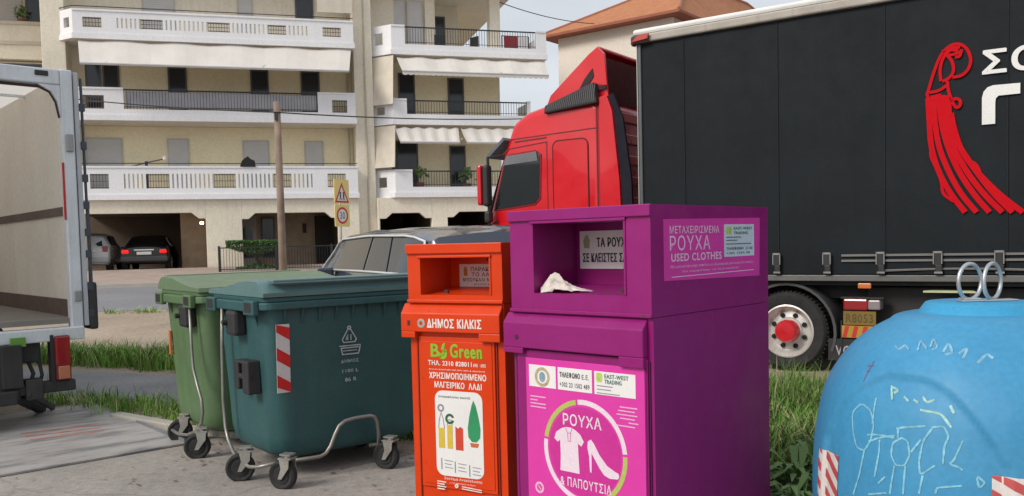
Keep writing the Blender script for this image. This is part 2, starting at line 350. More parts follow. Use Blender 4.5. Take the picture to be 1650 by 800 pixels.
# --- shell
mb = MB()
mb.box(-.4, 10.8, 1.5, 12, 3.75, 12.3)                                   # upper floors behind the left balconies
mb.box(10.8, 16.4, 1.5, 12, 3.75, 9.35)
mb.box(10.8, 13.6, 1.5, 12, 9.35, 12.3).box(13.6, 15.2, 4.0, 12, 9.35, 12.3)
mb.box(-6, 17.2, .3, 12, 12.3, 12.62).box(-5, 16.4, 1.5, 12, 12.62, 15.4)
mb.box(15.95, 16.4, 1.2, 1.65, 9.35, 12.3)
mb.build('wall', cream, B)
MB().box(13.2, 13.62, 1.38, 1.5, 9.62, 12.3).box(10.9, 11.9, 1.44, 1.5, 3.75, 12.28).build_each('trim', cream, B)
mb = MB(); mb.box(.0, 10.06, 1.47, 1.5, 3.78, 6.4).box(0, 10.06, 1.47, 1.5, 6.6, 9.33).box(11.0, 16.3, 1.47, 1.5, 3.8, 6.4).box(11.0, 16.3, 1.47, 1.5, 6.6, 9.3)
mb.build_each('balcony_wall', yell, B)
mb = MB(); mb.box(10.08, 10.82, .42, 1.5, G, 12.3)
mb.box(-1.15, -.35, .5, 2.5, G, 12.3)
mb.box(-5.8, -1.2, 2.5, 6, 6.0, 8.1).box(-5.8, -1.2, 2.35, 2.7, 9.0, 10.35).box(-5.8, -1.2, 2.6, 6, 8.1, 8.95)
mb.box(-5.8, -1.2, 3.2, 6, 9.0, 12.3).box(-5.8, -1.2, 2.5, 6, G, 6.0)
mb.build_each('pier', cream, B, bevel=.02)
MB().box(-5.8, -1.2, 2.30, 2.36, 9.55, 9.68).box(-5.8, -1.15, 2.28, 2.36, 10.3, 10.42).build_each('moulding', M('cream_trim', (.6, .55, .44), .9), B)
def window(u0, u1, z0, z1, o, kind='dark', split=0):
    mb = MB(); t = .06
    mb.box(u0, u1, o-.05, o-.003, z0, z0+t).box(u0, u1, o-.05, o-.003, z1-t, z1).box(u0, u0+t, o-.05, o-.003, z0+t, z1-t).box(u1-t, u1, o-.05, o-.003, z0+t, z1-t)
    for i in range(split): x = u0+(u1-u0)*(i+1)/(split+1); mb.box(x-t/2, x+t/2, o-.05, o-.003, z0+t, z1-t)
    f = mb.build('window', frame if kind == 'dark' else M('shutter_frame', (.5, .48, .43), .6), B)
    if kind == 'dark': MB().box(u0+t, u1-t, o-.03, o-.006, z0+t, z1-t).build('pane', glass, f)
    else:
        mb = MB(); n = int((z1-z0-2*t)/.07)
        for i in range(n): z = z0+t+i*(z1-z0-2*t)/n; mb.box(u0+t, u1-t, o-.035, o-.008, z+.006, z+(z1-z0-2*t)/n)
        mb.build('shutter', shut, f)
    return f
for a in [(.1, .66, 6.6, 8.75), (.7, 1.3, 6.6, 8.75), (3.03, 3.72, 6.6, 8.7), (6.1, 6.8, 6.6, 8.7), (8.05, 8.8, 6.6, 8.7), (12.0, 12.7, 6.6, 8.75), (14.1, 14.8, 6.6, 8.6), (11.65, 12.75, 4.0, 5.95), (14.1, 14.8, 3.9, 5.75)]: window(*a, 1.47)
for a in [(-.0, 1.3, 3.8, 5.95), (2.9, 3.7, 3.8, 5.95), (5.7, 6.73, 3.8, 5.9), (8.1, 8.86, 3.8, 5.9)]: window(*a, 1.47, 'shutter')
for a in [(7.93, 8.65, 10.6, 11.7)]: window(*a, 1.5)
window(5.7, 6.3, 9.6, 11.7, 1.5, 'shutter'); window(2.2, 3.4, 9.6, 11.7, 1.5, 'shutter'); window(11.2, 12.4, 9.5, 11.75, 1.5, 'shutter'); window(12.45, 13.1, 9.5, 11.75, 1.44, 'shutter')
window(13.75, 14.6, 9.5, 11.8, 4.0); window(-4.6, -1.6, 8.15, 8.88, 2.6); window(-4.4, -2.3, 9.3, 11.8, 3.2, 'shutter'); window(-2.2, -1.5, 9.3, 11.6, 3.2)
# --- balconies
def balcony(z0, u0, u1, cham, o_back, ptop, segs, label_=None):
    """slab + parapet, chamfered left corner"""
    c = cham
    sl_ = MB().prism_z([(u0-.05, c), (u0+c*.95, -.04), (u1+.04, -.04), (u1+.04, o_back), (u0-.05, o_back)], z0, z0+.2).build('balcony_slab', white, B)
    MB().prism_z([(u0+.1, c+.1), (u0+c+.1, .12), (u1-.1, .12), (u1-.1, o_back), (u0+.1, o_back)], z0-.012, z0-.002).build('soffit', slabm, sl_)
    w_ = MB(); band = z0+.42; zt = ptop-.22; th = .12
    w_.box(u0+c, u1, 0, th, z0+.2, band)
    hos = []; railb = MB()
    for (ty, a, b) in segs:
        if ty in ('solid', 'slits', 'hole', 'high'): w_.box(a, b, 0, th, zt, ptop).box(a, b, -.03, th+.03, ptop, ptop+.07)
        if ty == 'solid': w_.box(a, b, 0, th, band, zt)
        if ty == 'slits':
            n = max(1, round((b-a)/.165)); p = (b-a)/n
            for i in range(n): w_.box(a+i*p, a+i*p+p*.62, 0, th, band, zt)
        if ty == 'hole':
            ho = MB(); hos.append(ho)
            ho.box(a, b, .03, .05, band+.02, band+.05).box(a, b, .03, .05, zt-.05, zt-.02)
            n = max(2, int((b-a)/.09))
            for i in range(n+1): x = a+(b-a)*i/n; ho.box(x-.008, x+.008, .03, .05, band, zt)
            ho.box(a, b, .03, .05, (band+zt)/2-.01, (band+zt)/2+.01)
        if ty == 'rail':
            railb.box(a, b, .03, .07, ptop-.02, ptop+.03).box(a, b, .04, .06, band+.08, band+.1)
            n = int((b-a)/.11)
            for i in range(n+1): x = a+(b-a)*i/n; railb.box(x-.007, x+.007, .04, .06, band, ptop)
    # chamfered corner and returns
    if c:
        A = Vector((u0, c)); Bp = Vector((u0+c, 0)); d = (Bp-A); L_ = d.length; ang = math.atan2(d.y, d.x)
        def P(t, s): q = A+d*t+Vector((-d.y, d.x)).normalized()*s; return q
        def seg(t0, t1, za, zb, s0=0, s1=.12): w_.prism_z([P(t0, s0), P(t1, s0), P(t1, s1), P(t0, s1)], za, zb)
        if cham < .6 : seg(0, 1, z0+.2, band); seg(0, 1, zt, ptop+.07); seg(0, .3, band, zt); seg(.75, 1, band, zt)
        else: seg(0, 1, z0+.2, band); seg(0, 1, zt, ptop+.07); seg(0, .22, band, zt); seg(.62, 1, band, zt)
        w_.box(u0, u0+.12, c, o_back, z0+.2, ptop)
    w_.box(u1-.12, u1, .12, o_back, z0+.2, ptop if segs[-1][0] != 'rail' else band)
    tr_ = MB(); tr_.tube([(u0, c, ptop+.17), (u0+c, .02, ptop+.17), (u1, .02, ptop+.17)], .016, 5)
    if segs[0][0] == 'solid' and not any(q[0] == 'rail' for q in segs): tr_.build('top_rail', iron, sl_)
    p = w_.build('parapet', white, sl_)
    for ho in hos: ho.build('grille', M('brown_grille', (.12, .10, .09), .7), sl_)
    if railb.v: railb.build('railing', iron, sl_)
    return sl_
S1 = [('solid', 0, .34), ('hole', .34, .97), ('solid', .97, 1.39), ('slits', 1.39, 2.3), ('hole', 2.3, 3.06), ('slits', 3.06, 4.65), ('hole', 4.65, 5.43), ('slits', 5.43, 6.85), ('hole', 6.85, 7.5), ('slits', 7.5, 8.3), ('solid', 8.3, 8.88), ('hole', 8.88, 9.58), ('solid', 9.58, 10.06)]
balcony(3.5, -.5, 10.06, .5, 1.5, 4.68, S1)
balcony(9.36, -.5, 10.06, .5, 1.5, 10.36, S1)
S2 = [('solid', 0, .21), ('hole', .21, .93), ('solid', .93, 1.6), ('rail', 1.6, 8.6), ('solid', 8.6, 9.15), ('hole', 9.15, 9.73), ('solid', 9.73, 10.06)]
balcony(6.42, -.5, 10.06, .5, 1.5, 7.55, S2)
MB().box(1.65, 8.55, .1, .115, 6.9, 7.5).build('balcony_screen', greys, B)
W1 = [('solid', 11.55, 12.1), ('rail', 12.1, 17.15), ('solid', 17.15, 17.3)]
balcony(3.5, 10.75, 17.3, .8, 1.5, 4.55, [('solid', 11.55, 12.25), ('rail', 12.25, 17.15), ('solid', 17.15, 17.3)])
balcony(6.42, 10.75, 17.3, .8, 1.5, 7.38, W1)
balcony(9.2, 10.75, 18.05, .8, 4.0, 10.3, [('solid', 11.55, 12.1), ('rail', 12.1, 17.6), ('solid', 17.6, 18.05)])
# top of frame: floor above
MB().box(8.7, 10.05, .0, .03, 10.72, 12.3).build('awning', M('blind_cloth', (.66, .60, .50), .9, streak=.1, dirt=(.5,.45,.38)), B)
# --- awnings
def awning(u0, u1, zt, zb, ob, inset=.1, valance=0, o0=.05):
    mb = MB(); n = 24; t = .012
    for i in range(n):
        a, b = i/n, (i+1)/n
        def P(s, q):
            x0 = u0+(u1-u0)*s; x1 = u0+inset+(u1-u0-inset*2)*s; sag = .035*math.sin(s*n*1.3)+.03*math.sin(q*3.14)
            return Vector((x0+(x1-x0)*q, o0+(ob-o0)*q, zt+(zb-zt)*q-sag))
        for j in range(4):
            q0, q1 = j/4, (j+1)/4
            v = [P(a, q0), P(b, q0), P(b, q1), P(a, q1)]; mb.add(v+[x+Vector((0, .012, -.006)) for x in v], [(0,1,2,3),(7,6,5,4)])
    x0 = u0+inset; x1 = u1-inset
    n = int((x1-x0)/.22)
    for i in range(n):
        a = x0+(x1-x0)*i/n; b = x0+(x1-x0)*(i+1)/n; m_ = (a+b)/2
        d = valance or .06
        mb.prism_y([(a, zb), (a, zb-d*.75), (a+(b-a)*.25, zb-d), (b-(b-a)*.25, zb-d), (b, zb-d*.75), (b, zb)] if valance else [(a, zb), (a, zb-d), (b, zb-d), (b, zb)], ob, ob+.01)
    o = mb.build('awning', awn, B, smooth=False)
    mb = MB().tube([(x0, ob, zb), (x1, ob, zb)], .03, 6)
    for s in (.1, .35, .65, .9):
        x = u0+(u1-u0)*s; mb.bar((x, .2, zt-.25), (x+.35, (ob)/2, (zt+zb)/2-.15), .03).bar((x+.35, ob/2, (zt+zb)/2-.15), (x, ob+.03, zb+.02), .03)
    mb.build('awning_arm', M('white_metal', (.6, .6, .6), .4), o)
    return o
awning(.15, 9.95, 9.3, 8.32, -.85, .18)
awning(11.75, 18.0, 9.1, 8.42, -.7, .1, .16); awning(11.6, 14.2, 6.3, 5.66, -.6, .1); awning(14.3, 17.2, 6.3, 5.66, -.6, .1)
def side_blind(z1, z0):
    MB().add([(10.8, .72, z1), (11.6, -.03, z1), (11.5, -.25, z0), (10.7, .5, z0), (10.82, .74, z1), (11.62, -.01, z1), (11.52, -.23, z0), (10.72, .52, z0)],
             [(0,1,2,3),(7,6,5,4),(0,4,5,1),(1,5,6,2),(2,6,7,3),(3,7,4,0)]).build('side_blind', M('blind_cloth', (.56, .52, .45), .9), B)
side_blind(9.15, 7.2); side_blind(6.38, 4.7)
# --- ground floor
mb = MB()
mb.box(4.28, 5.6, .12, .5, G-.1, 3.5).box(9.24, 10.08, .12, .5, G-.1, 3.5).box(10.82, 10.9, .12, .5, G-.1, 3.5).box(13.02, 13.67, .12, .5, G-.1, 3.5).box(16, 16.4, .12, .5, G-.1, 3.5).box(-.35, .08, .12, .5, G-.1, 3.5)
for (a, b, z, cl, cr) in ((.08, 4.28, 3.0, 0, 1), (5.6, 9.24, 2.95, 1, 1), (10.9, 13.02, 2.88, 1, 1), (13.67, 16, 2.9, 1, 0)):
    p = [(a, 3.5), (a, z-.22 if cl else z)]
    if cl: p += [(a+.25, z-.22), (a+.5, z)]
    if cr: p += [(b-.5, z), (b-.25, z-.22), (b, z-.22)]
    else: p += [(b, z)]
    p += [(b, 3.5)]; mb.prism_y(p, .12, .42)
mb.build_each('ground_floor_front', cream, B, bevel=.015)
mb = MB()
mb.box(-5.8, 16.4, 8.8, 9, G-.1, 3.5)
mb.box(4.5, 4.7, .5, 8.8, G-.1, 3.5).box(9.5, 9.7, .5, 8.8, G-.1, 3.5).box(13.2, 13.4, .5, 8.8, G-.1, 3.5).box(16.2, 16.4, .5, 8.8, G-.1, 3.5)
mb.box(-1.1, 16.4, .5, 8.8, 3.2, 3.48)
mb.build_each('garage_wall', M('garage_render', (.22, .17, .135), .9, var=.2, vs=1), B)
MB().box(5.0, 9.45, 3.2, 3.35, G-.1, 3.3).box(3.2, 4.48, 2.2, 2.4, G-.1, 3.2).build_each('passage_wall', brown, B)
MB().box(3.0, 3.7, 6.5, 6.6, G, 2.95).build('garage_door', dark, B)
window(6.3, 6.85, 1.2, 2.9, 3.2)
d = MB().box(5.35, 6.1, 3.12, 3.19, G, 2.95).build('entrance_door', M('door_paint', (.55, .52, .47), .5), B)
MB().prism_y([(5.5, 1.2), (5.95, 1.2), (5.95, 2.3), (5.85, 2.5), (5.6, 2.5), (5.5, 2.3)], 3.09, 3.115).build('pane', glass, d)
MB().box(8.0, 8.15, 3.1, 3.19, 2.2, 2.6).build('wall_box', M('dark_box', (.06, .04, .04), .7), B)
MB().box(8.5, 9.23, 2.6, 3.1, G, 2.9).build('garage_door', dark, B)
# lamp
lm = MB().lathe([(0, -.06), (.05, -.05), (.075, 0), (.05, .05), (0, .06)], 12, (4.1, .62, 2.62)).build('wall_lamp', M('lit_lamp', (1, .9, .7), .4, emit=('#FFE7B0', 14)), B, smooth=True)
MB().box(4.05, 4.15, .5, .6, 2.58, 2.66).build('lamp_bracket', iron, lm)
# drainpipe
MB().tube([(9.9, 1.3, G), (9.9, 1.3, 12.2)], .04, 6).tube([(10.5, .38, G), (10.5, .38, 12.2)], .03, 6).build_each('drainpipe', M('pipe_paint', (.5, .45, .35), .7), B)

# things on balconies
def bpt(u, o, z): return bw(u, o, z)
def pot_plant(u, o, z, s, label_):
    t = thing('potted_plant', label_, 'plant', bpt(u, o, z), BA, 'plants standing on the balconies')
    MB().lathe([(.08*s, 0), (.13*s, .25*s), (.12*s, .25*s)], 12).build('pot', M('terracotta', (.30, .13, .08), .8), t)
    mb = MB()
    for i in range(70):
        a = random.uniform(0, 6.28); e_ = random.uniform(-.3, 1.5); r = random.uniform(.08, .28)*s; c = Vector((math.cos(a)*math.cos(e_)*r, math.sin(a)*math.cos(e_)*r, .4*s+math.sin(e_)*r))
        q = Vector([random.uniform(-1, 1) for _ in range(3)])*.06*s; p = Vector([random.uniform(-1, 1) for _ in range(3)])*.05*s; mb.add([c-q, c-p, c+q, c+p], [(0,1,2,3)])
    mb.build('foliage', M('weed_leaf', (.10, .17, .06), .6), t)
pot_plant(12.6, .45, 3.7, 1.7, 'potted plant on the lowest right-hand balcony beside the rail'); pot_plant(14.6, .5, 3.7, 1.5, 'potted plant on the lowest right-hand balcony near the truck cab')
pot_plant(-2.3, 2.9, 10.35, 1.2, 'bushy potted plant on the ledge at the far left upper balcony')
def chair(u, o, z, rz, label_):
    t = thing('balcony_chair', label_, 'chair', bpt(u, o, z), BA+rz, 'dark chairs on the top right balcony')
    c_ = M('dark_plastic', (.03, .03, .035), .6)
    MB().box(-.25, .25, -.25, .25, .42, .46).build('seat', c_, t); MB().box(-.25, .25, .22, .26, .46, .95).build('backrest', c_, t)
    for sx in (-1, 1):
        for sy in (-1, 1): MB().bar((sx*.22, sy*.22, 0), (sx*.2, sy*.2, .42), .035).build('leg', c_, t)
chair(13.9, 1.2, 9.4, 20, 'dark chair on the top right balcony beside the shaded doorway'); chair(15.1, 1.3, 9.4, -60, 'dark chair on the top right balcony near the open gap')
mb = MB(); mb.add([(x*.24, -.05-.03*abs(x), z*.75) for x, z in ((-1, 0), (1, 0), (.9, .22), (.35, .30), (0, .42), (-.4, .33), (-.8, .2))]+[(x*.24, .09, z*.75) for x, z in ((-1, 0), (1, 0), (.9, .22), (.35, .30), (0, .42), (-.4, .33), (-.8, .2))], [(0,1,2,3,4,5,6), tuple(range(13, 6, -1))]+[(i, (i+1)%7, 7+(i+1)%7, 7+i) for i in range(7)])
o = mb.build('dark_cloth', M('black_cloth', (.015, .016, .018), .9), bevel=.04); o.location = bpt(5.9, .02, 4.76); o.rotation_euler = (0, 0, R(BA)); tag(o, 'black cloth bundle draped over the lowest left balcony parapet', 'cloth')
t = thing('swing_lamp', 'thin pole arm with a lamp head sticking out over the lowest left balcony', 'lamp', bpt(2.25, .3, 4.7), BA)
MB().bar((0, 0, -.9), (0, 0, .25), .1).build('post', M('navy_metal', (.02, .03, .09), .5), t)
MB().tube([(-.75, 0, .0), (0, 0, .2), (.62, 0, .34)], .025, 6).build('arm', M('bronze_metal', (.12, .09, .07), .5), t); MB().lathe([(.001, -.07), (.07, -.05), (.08, .05), (.001, .09)], 10, (.65, 0, .36)).build('lamp_head', M('lamp_glass', (.8, .72, .72), .3), t)
t = thing('laundry_rack', 'rack with red and white washing at the right end of the top balcony', 'laundry', bpt(17.0, 1.0, 9.4), BA)
MB().bar((-.6, 0, 0), (-.6, 0, .95), .03).bar((.6, 0, 0), (.6, 0, .95), .03).bar((-.6, 0, .95), (.6, 0, .95), .03).build('frame', iron, t)
MB().box(-.5, .1, -.02, .02, .35, .94).build('red_cloth', M('red_cloth', (.25, .03, .04), .9), t); MB().box(.15, .55, -.02, .02, .3, .94).build('white_cloth', M('white_cloth', (.6, .58, .58), .9), t)

# ================================================================== second building with tiled roof
def dirv(a): return Vector((math.cos(R(a)), math.sin(R(a)), 0))
C2 = Vector((8.5, 45, 0)); l_ = Vector((1.75-7.1, 50.0-45, 0)); 
t2 = thing('tiled_roof_house', 'tall beige house with orange tiled hip roof behind the truck', 'building', C2, 0)
dl = Vector((-5.6, 4.3, 0)); ll = dl.length; dl.normalize(); dr = Vector((-dl.y, dl.x, 0))*-1
if dr.x < 0: dr = -dr
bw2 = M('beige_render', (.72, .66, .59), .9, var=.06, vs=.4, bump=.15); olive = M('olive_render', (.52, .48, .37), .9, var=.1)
def F2(a, b, z): p = dl*a+dr*b; return (p.x, p.y, z)
H2 = 13.0; rl = 24
mb = MB(); mb.prism([(0, 0), (ll, 0), (ll, rl), (0, rl)], lambda a, b: F2(a, b, 0), lambda a, b: F2(a, b, H2-.15)); mb.build('wall', bw2, t2)
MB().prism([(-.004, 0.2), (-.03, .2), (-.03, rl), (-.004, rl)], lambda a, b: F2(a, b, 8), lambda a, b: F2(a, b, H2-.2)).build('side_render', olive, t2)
tile = bpy.data.materials.new('roof_tiles'); tile.use_nodes = True
n = tile.node_tree.nodes; L = tile.node_tree.links; b = n['Principled BSDF']; b.inputs['Roughness'].default_value = .85
tc = n.new('ShaderNodeTexCoord'); wv = n.new('ShaderNodeTexWave'); wv.inputs['Scale'].default_value = 2.4; wv.bands_direction = 'Z'; nz = n.new('ShaderNodeTexNoise'); nz.inputs['Scale'].default_value = 3; nz.inputs['Detail'].default_value = 8
rp = n.new('ShaderNodeValToRGB'); rp.color_ramp.elements[0].color = (.33, .12, .05, 1); rp.color_ramp.elements[1].color = (.50, .21, .095, 1); rp.color_ramp.elements[0].position = .3; rp.color_ramp.elements[1].position = .7
mm = n.new('ShaderNodeMix'); mm.data_type = 'FLOAT'; mm.inputs[0].default_value = .35
L.new(tc.outputs['Object'], wv.inputs['Vector']); L.new(tc.outputs['Object'], nz.inputs['Vector']); L.new(nz.outputs['Fac'], mm.inputs[2]); L.new(wv.outputs['Fac'], mm.inputs[3]); L.new(mm.outputs[0], rp.inputs[0]); L.new(rp.outputs[0], b.inputs['Base Color'])
bp = n.new('ShaderNodeBump'); bp.inputs['Strength'].default_value = .5; L.new(wv.outputs['Fac'], bp.inputs['Height']); L.new(bp.outputs[0], b.inputs['Normal'])
e_ = .75; hr = 3.1
q = [F2(-e_, -e_, H2), F2(ll+e_, -e_, H2), F2(ll+e_, rl+e_, H2), F2(-e_, rl+e_, H2)]; a1 = F2(2.2, 6, H2+3.5); a2 = F2(2.2, 15, H2+3.9)
qq = [(x, y, z-.14) for x, y, z in q]
mb = MB(); mb.add(q+[a1, a2], [(0, 1, 4), (1, 2, 5, 4), (2, 3, 5), (3, 0, 4, 5)]); rf = mb.build('roof', tile, t2)
MB().add(q+qq, [(0,4,5,1),(1,5,6,2),(2,6,7,3),(3,7,4,0),(4,7,6,5)]).build('eaves', M('eaves_paint', (.30, .10, .06), .8), rf)
MB().tube([q[0], a1, a2], .1, 6).tube([q[1], a1], .1, 6).tube([q[3], a2], .1, 6).build('ridge_tiles', M('ridge_tile', (.38, .16, .10), .8), rf)
MB().box(7.8-7.1, 8.5-7.1, 3, 3.7, H2+.3, H2+2.5).build('chimney', M('chimney_render', (.6, .58, .55), .8), rf)

# ================================================================== pole, cables, sign, fence, topiary
t = thing('utility_pole', 'bare wooden utility pole standing behind the green bins', 'pole', (-4.72, 18, 0))
MB().tube([(0,0,-.1), (0.005,0,2.2), (0,0,4.58)], [.088, .078, .068], 12).build('shaft', M('weathered_wood', (.27, .20, .155), .9, var=.35, vs=3, bump=.4, bs=30, streak=.4, dirt=(.08,.06,.05)), t, smooth=True)
MB().box(-.03, .03, -.1, -.06, 4.2, 4.32).build('bracket', iron, t)
cab_m = M('cable_black', (.03, .03, .03), .7)
def cable(a, b, sag, r, label_):
    a = Vector(a); b = Vector(b); mb = MB(); mb.tube([a.lerp(b, i/24)-Vector((0,0,4*sag*(i/24)*(1-i/24))) for i in range(25)], r, 5)
    return tag(mb.build('overhead_cable', cab_m), label_, 'cable', 'overhead cables crossing the street')
cable((-4.72, 17.9, 4.35), (-15.5, 24, 6.4), .15, .014, 'thin black cable running left from the wooden pole top')
cable((-4.72, 17.9, 4.35), (6.5, 29, 6.0), .3, .014, 'thin black cable running right from the wooden pole past the balconies')
cable(bw(12.5, -.8, 12.6), (4.5, 45, 12.6), .5, .02, 'black cable from the balcony roof to the tiled house')
t = thing('road_sign', 'tall yellow road sign with warning triangle above a round speed sign', 'sign', (-4.62, 24, gh(-10)), 60)
MB().tube([(0, .06, 0), (0, .06, 3.1)], .035, 10).build('post', M('galvanised', (.42, .43, .44), .45, metal=.7), t, smooth=True)
ymat = M('sign_yellow', (.78, .60, .22), .5, var=.06)
z0 = 1.85; pn = MB().plate(rrect(-.3, z0, .3, z0+.61, .04), (0,0,0), X3, Z3, .02).build('panel', ymat, t)
MB().arc(0, z0+.31, .17, .23, 0, 360, (0,-.02,0), X3, Z3, .003).build('red_ring', M('sign_red', (.55, .04, .02), .5), pn)
MB().arc(0, z0+.31, 0.001, .17, 0, 360, (0,-.02,0), X3, Z3, .0022).build('white_disc', M('sign_white', (.7, .7, .68), .5), pn)
MB().text('30', -.1, z0+.21, .2, .2, (0,-.0225,0), X3, Z3).build('lettering', M('sign_grey', (.15, .15, .16), .5), pn)
z1 = z0+.635; pn = MB().plate(rrect(-.3, z1, .3, z1+.66, .04), (0,0,0), X3, Z3, .02).build('panel', ymat, t)
MB().plate([(-.25, z1+.05), (.25, z1+.05), (0, z1+.52)], (0,-.02,0), X3, Z3, .002).build('white_triangle', M('sign_white', (.7,.7,.68)), pn)
tr3 = [(-.25, z1+.05), (.25, z1+.05), (0, z1+.52), (-.25, z1+.05)]
MB().stroke(tr3, .06, (0,-.022,0), X3, Z3, .002).build('red_border', M('sign_red', (.55, .04, .02), .5), pn)
mb = MB()
for dx in (-.06, .07):
    mb.arc(dx, z1+.29, .001, .03, 0, 360, (0,-.0225,0), X3, Z3, .002); mb.stroke([(dx, z1+.26), (dx, z1+.18)], .05, (0,-.0225,0), X3, Z3, .002).stroke([(dx, z1+.18), (dx-.035, z1+.1)], .022, (0,-.0225,0), X3, Z3).stroke([(dx, z1+.18), (dx+.04, z1+.1)], .022, (0,-.0225,0), X3, Z3)
mb.build('pictogram', M('sign_black', (.02, .02, .02), .5), pn)
# fence
fz = gh(-1.8)+.1
t = thing('iron_fence', 'low black iron fence guarding the entrance passage of the apartment block', 'fence', bw(4.8, -1.8, fz), BA)
mb = MB(); mb.box(0, 6.0, -.02, .02, .84, .88).box(0, 6.0, -.015, .015, .06, .09)
for i in range(60): x = i*.1+.05; mb.box(x-.007, x+.007, -.007, .007, 0, .84)
mb.build('rail_panel', iron, t)
for x in (0, 2, 4, 6): MB().box(x-.04, x+.04, -.04, .04, 0, .93).build('post', iron, t)
# topiary
t = thing('topiary_tree', 'flat-topped clipped topiary tree with bare twisted trunk behind the fence', 'tree', bw(6.1, -.9, gh(-1)+.08), BA)
mb = MB().tube([(0,0,0), (.06,0,.25), (-.05,.02,.45), (.02,0,.72)], [.09, .07, .06, .05], 8)
for dx in (-.7, -.35, .3, .65): mb.tube([(0,0,.45), (dx*.6, .05, .62), (dx, 0, .82)], [.045, .035, .02], 6)
mb.build('trunk', M('dark_bark', (.07, .055, .045), .9), t)
mb = MB(); random.seed(11)
for i in range(5200):
    x = random.uniform(-1.08, 1.08); y = random.uniform(-.5, .5); top = 1.08; bot = .86-.28*(1-(abs(x)/1.1)**2)
    if random.random() < .45: z = top-random.random()*.10
    else: z = random.uniform(bot, top)
    c = Vector((x, y, z)); q = Vector([random.uniform(-1, 1) for _ in range(3)])*.035; p = Vector([random.uniform(-1, 1) for _ in range(3)])*.03; mb.add([c-q, c-p, c+q, c+p], [(0,1,2,3)])
for i in range(900):
    a = random.uniform(0, 6.28); r = random.random()**.5*.75; c = Vector((r*math.cos(a), r*.5*math.sin(a), random.uniform(0, .25)*(1-r))); q = Vector([random.uniform(-1, 1) for _ in range(3)])*.04; p = Vector([random.uniform(-1, 1) for _ in range(3)])*.035; mb.add([c-q, c-p, c+q, c+p], [(0,1,2,3)])
mb.build('crown', M('topiary_leaf', (.06, .14, .03), .7, var=.35, vs=6), t)

# ================================================================== wheels
rubber = M('tyre_rubber', (.022, .022, .023), .85, var=.3, vs=8, bump=.3, bs=40)
def wheel(parent, x, y, z, r, w_, rimm, out=-1, rimr=.66, hub=None, holes=0, deep=.5):
    """axis along local y; out = direction of the outer face"""
    hw = w_/2
    tp = [(r*rimr, -hw*.9), (r*(rimr+.06), -hw), (r*.90, -hw), (r*.975, -hw*.8), (r, -hw*.45), (r, hw*.45), (r*.975, hw*.8), (r*.90, hw), (r*(rimr+.06), hw), (r*rimr, hw*.9)]
    ty = MB(); ty.lathe(tp, 48, (x, y, z), 'y', cap=False)
    for k in range(60):
        a = 2*math.pi*k/60
        for s in (-1, 1):
            c = Vector((x+math.cos(a)*r, y+s*hw*.5, z+math.sin(a)*r)); ty.bar(c+Vector((0, -hw*.35, 0)), c+Vector((0, hw*.35, 0)), .02*r/.5, .012, up=(math.cos(a), 0, math.sin(a)))
    tw = ty.build('tyre', rubber, parent, smooth='auto')
    o = out
    rp_ = [(r*rimr, 0), (r*rimr*1.0, o*hw*.98), (r*rimr*.95, o*hw*1.02), (r*rimr*.88, o*hw*.8), (r*rimr*.80, o*hw*(1-deep)), (r*rimr*.72, o*hw*(1-deep*1.15)), (r*rimr*.52, o*hw*(1-deep*1.0)), (r*rimr*.48, o*hw*(1-deep*.72)), (0.0, o*hw*(1-deep*.65))]
    rm = MB().lathe(rp_, 40, (x, y, z), 'y', cap=False).build('rim', rimm, tw, smooth='auto')
    if holes:
        mb = MB()
        for k in range(holes):
            a = 2*math.pi*(k+.5)/holes; c = (x+math.cos(a)*r*rimr*.62, y+o*hw*(1-deep*1.06)+o*.004, z+math.sin(a)*r*rimr*.62)
            mb.lathe([(.001, -.014), (r*.06, -.014), (r*.06, .014), (.001, .014)], 12, c, 'y')
        mb.build('rim_hole', M('hole_black', (.01, .01, .01), .9), rm)
        mb = MB()
        for k in range(10):
            a = 2*math.pi*k/10; c = (x+math.cos(a)*r*rimr*.37, y+o*hw*(1-deep*.72), z+math.sin(a)*r*rimr*.37)
            mb.lathe([(.014, -.02), (.014, .035), (.001, .035)] if o > 0 else [(.014, .02), (.014, -.035), (.001, -.035)], 6, c, 'y')
        mb.build('wheel_nut', M('nut_steel', (.45, .45, .45), .4, metal=.8), rm)
    if hub:
        MB().lathe([(r*.29, o*hw*(1-deep*.72)), (r*.28, o*hw*(1-deep*.7)+o*.10), (r*.24, o*hw*(1-deep*.7)+o*.13), (0, o*hw*(1-deep*.7)+o*.14)], 24, (x, y, z), 'y').build('hub_cap', hub, rm, smooth='auto')
    return tw

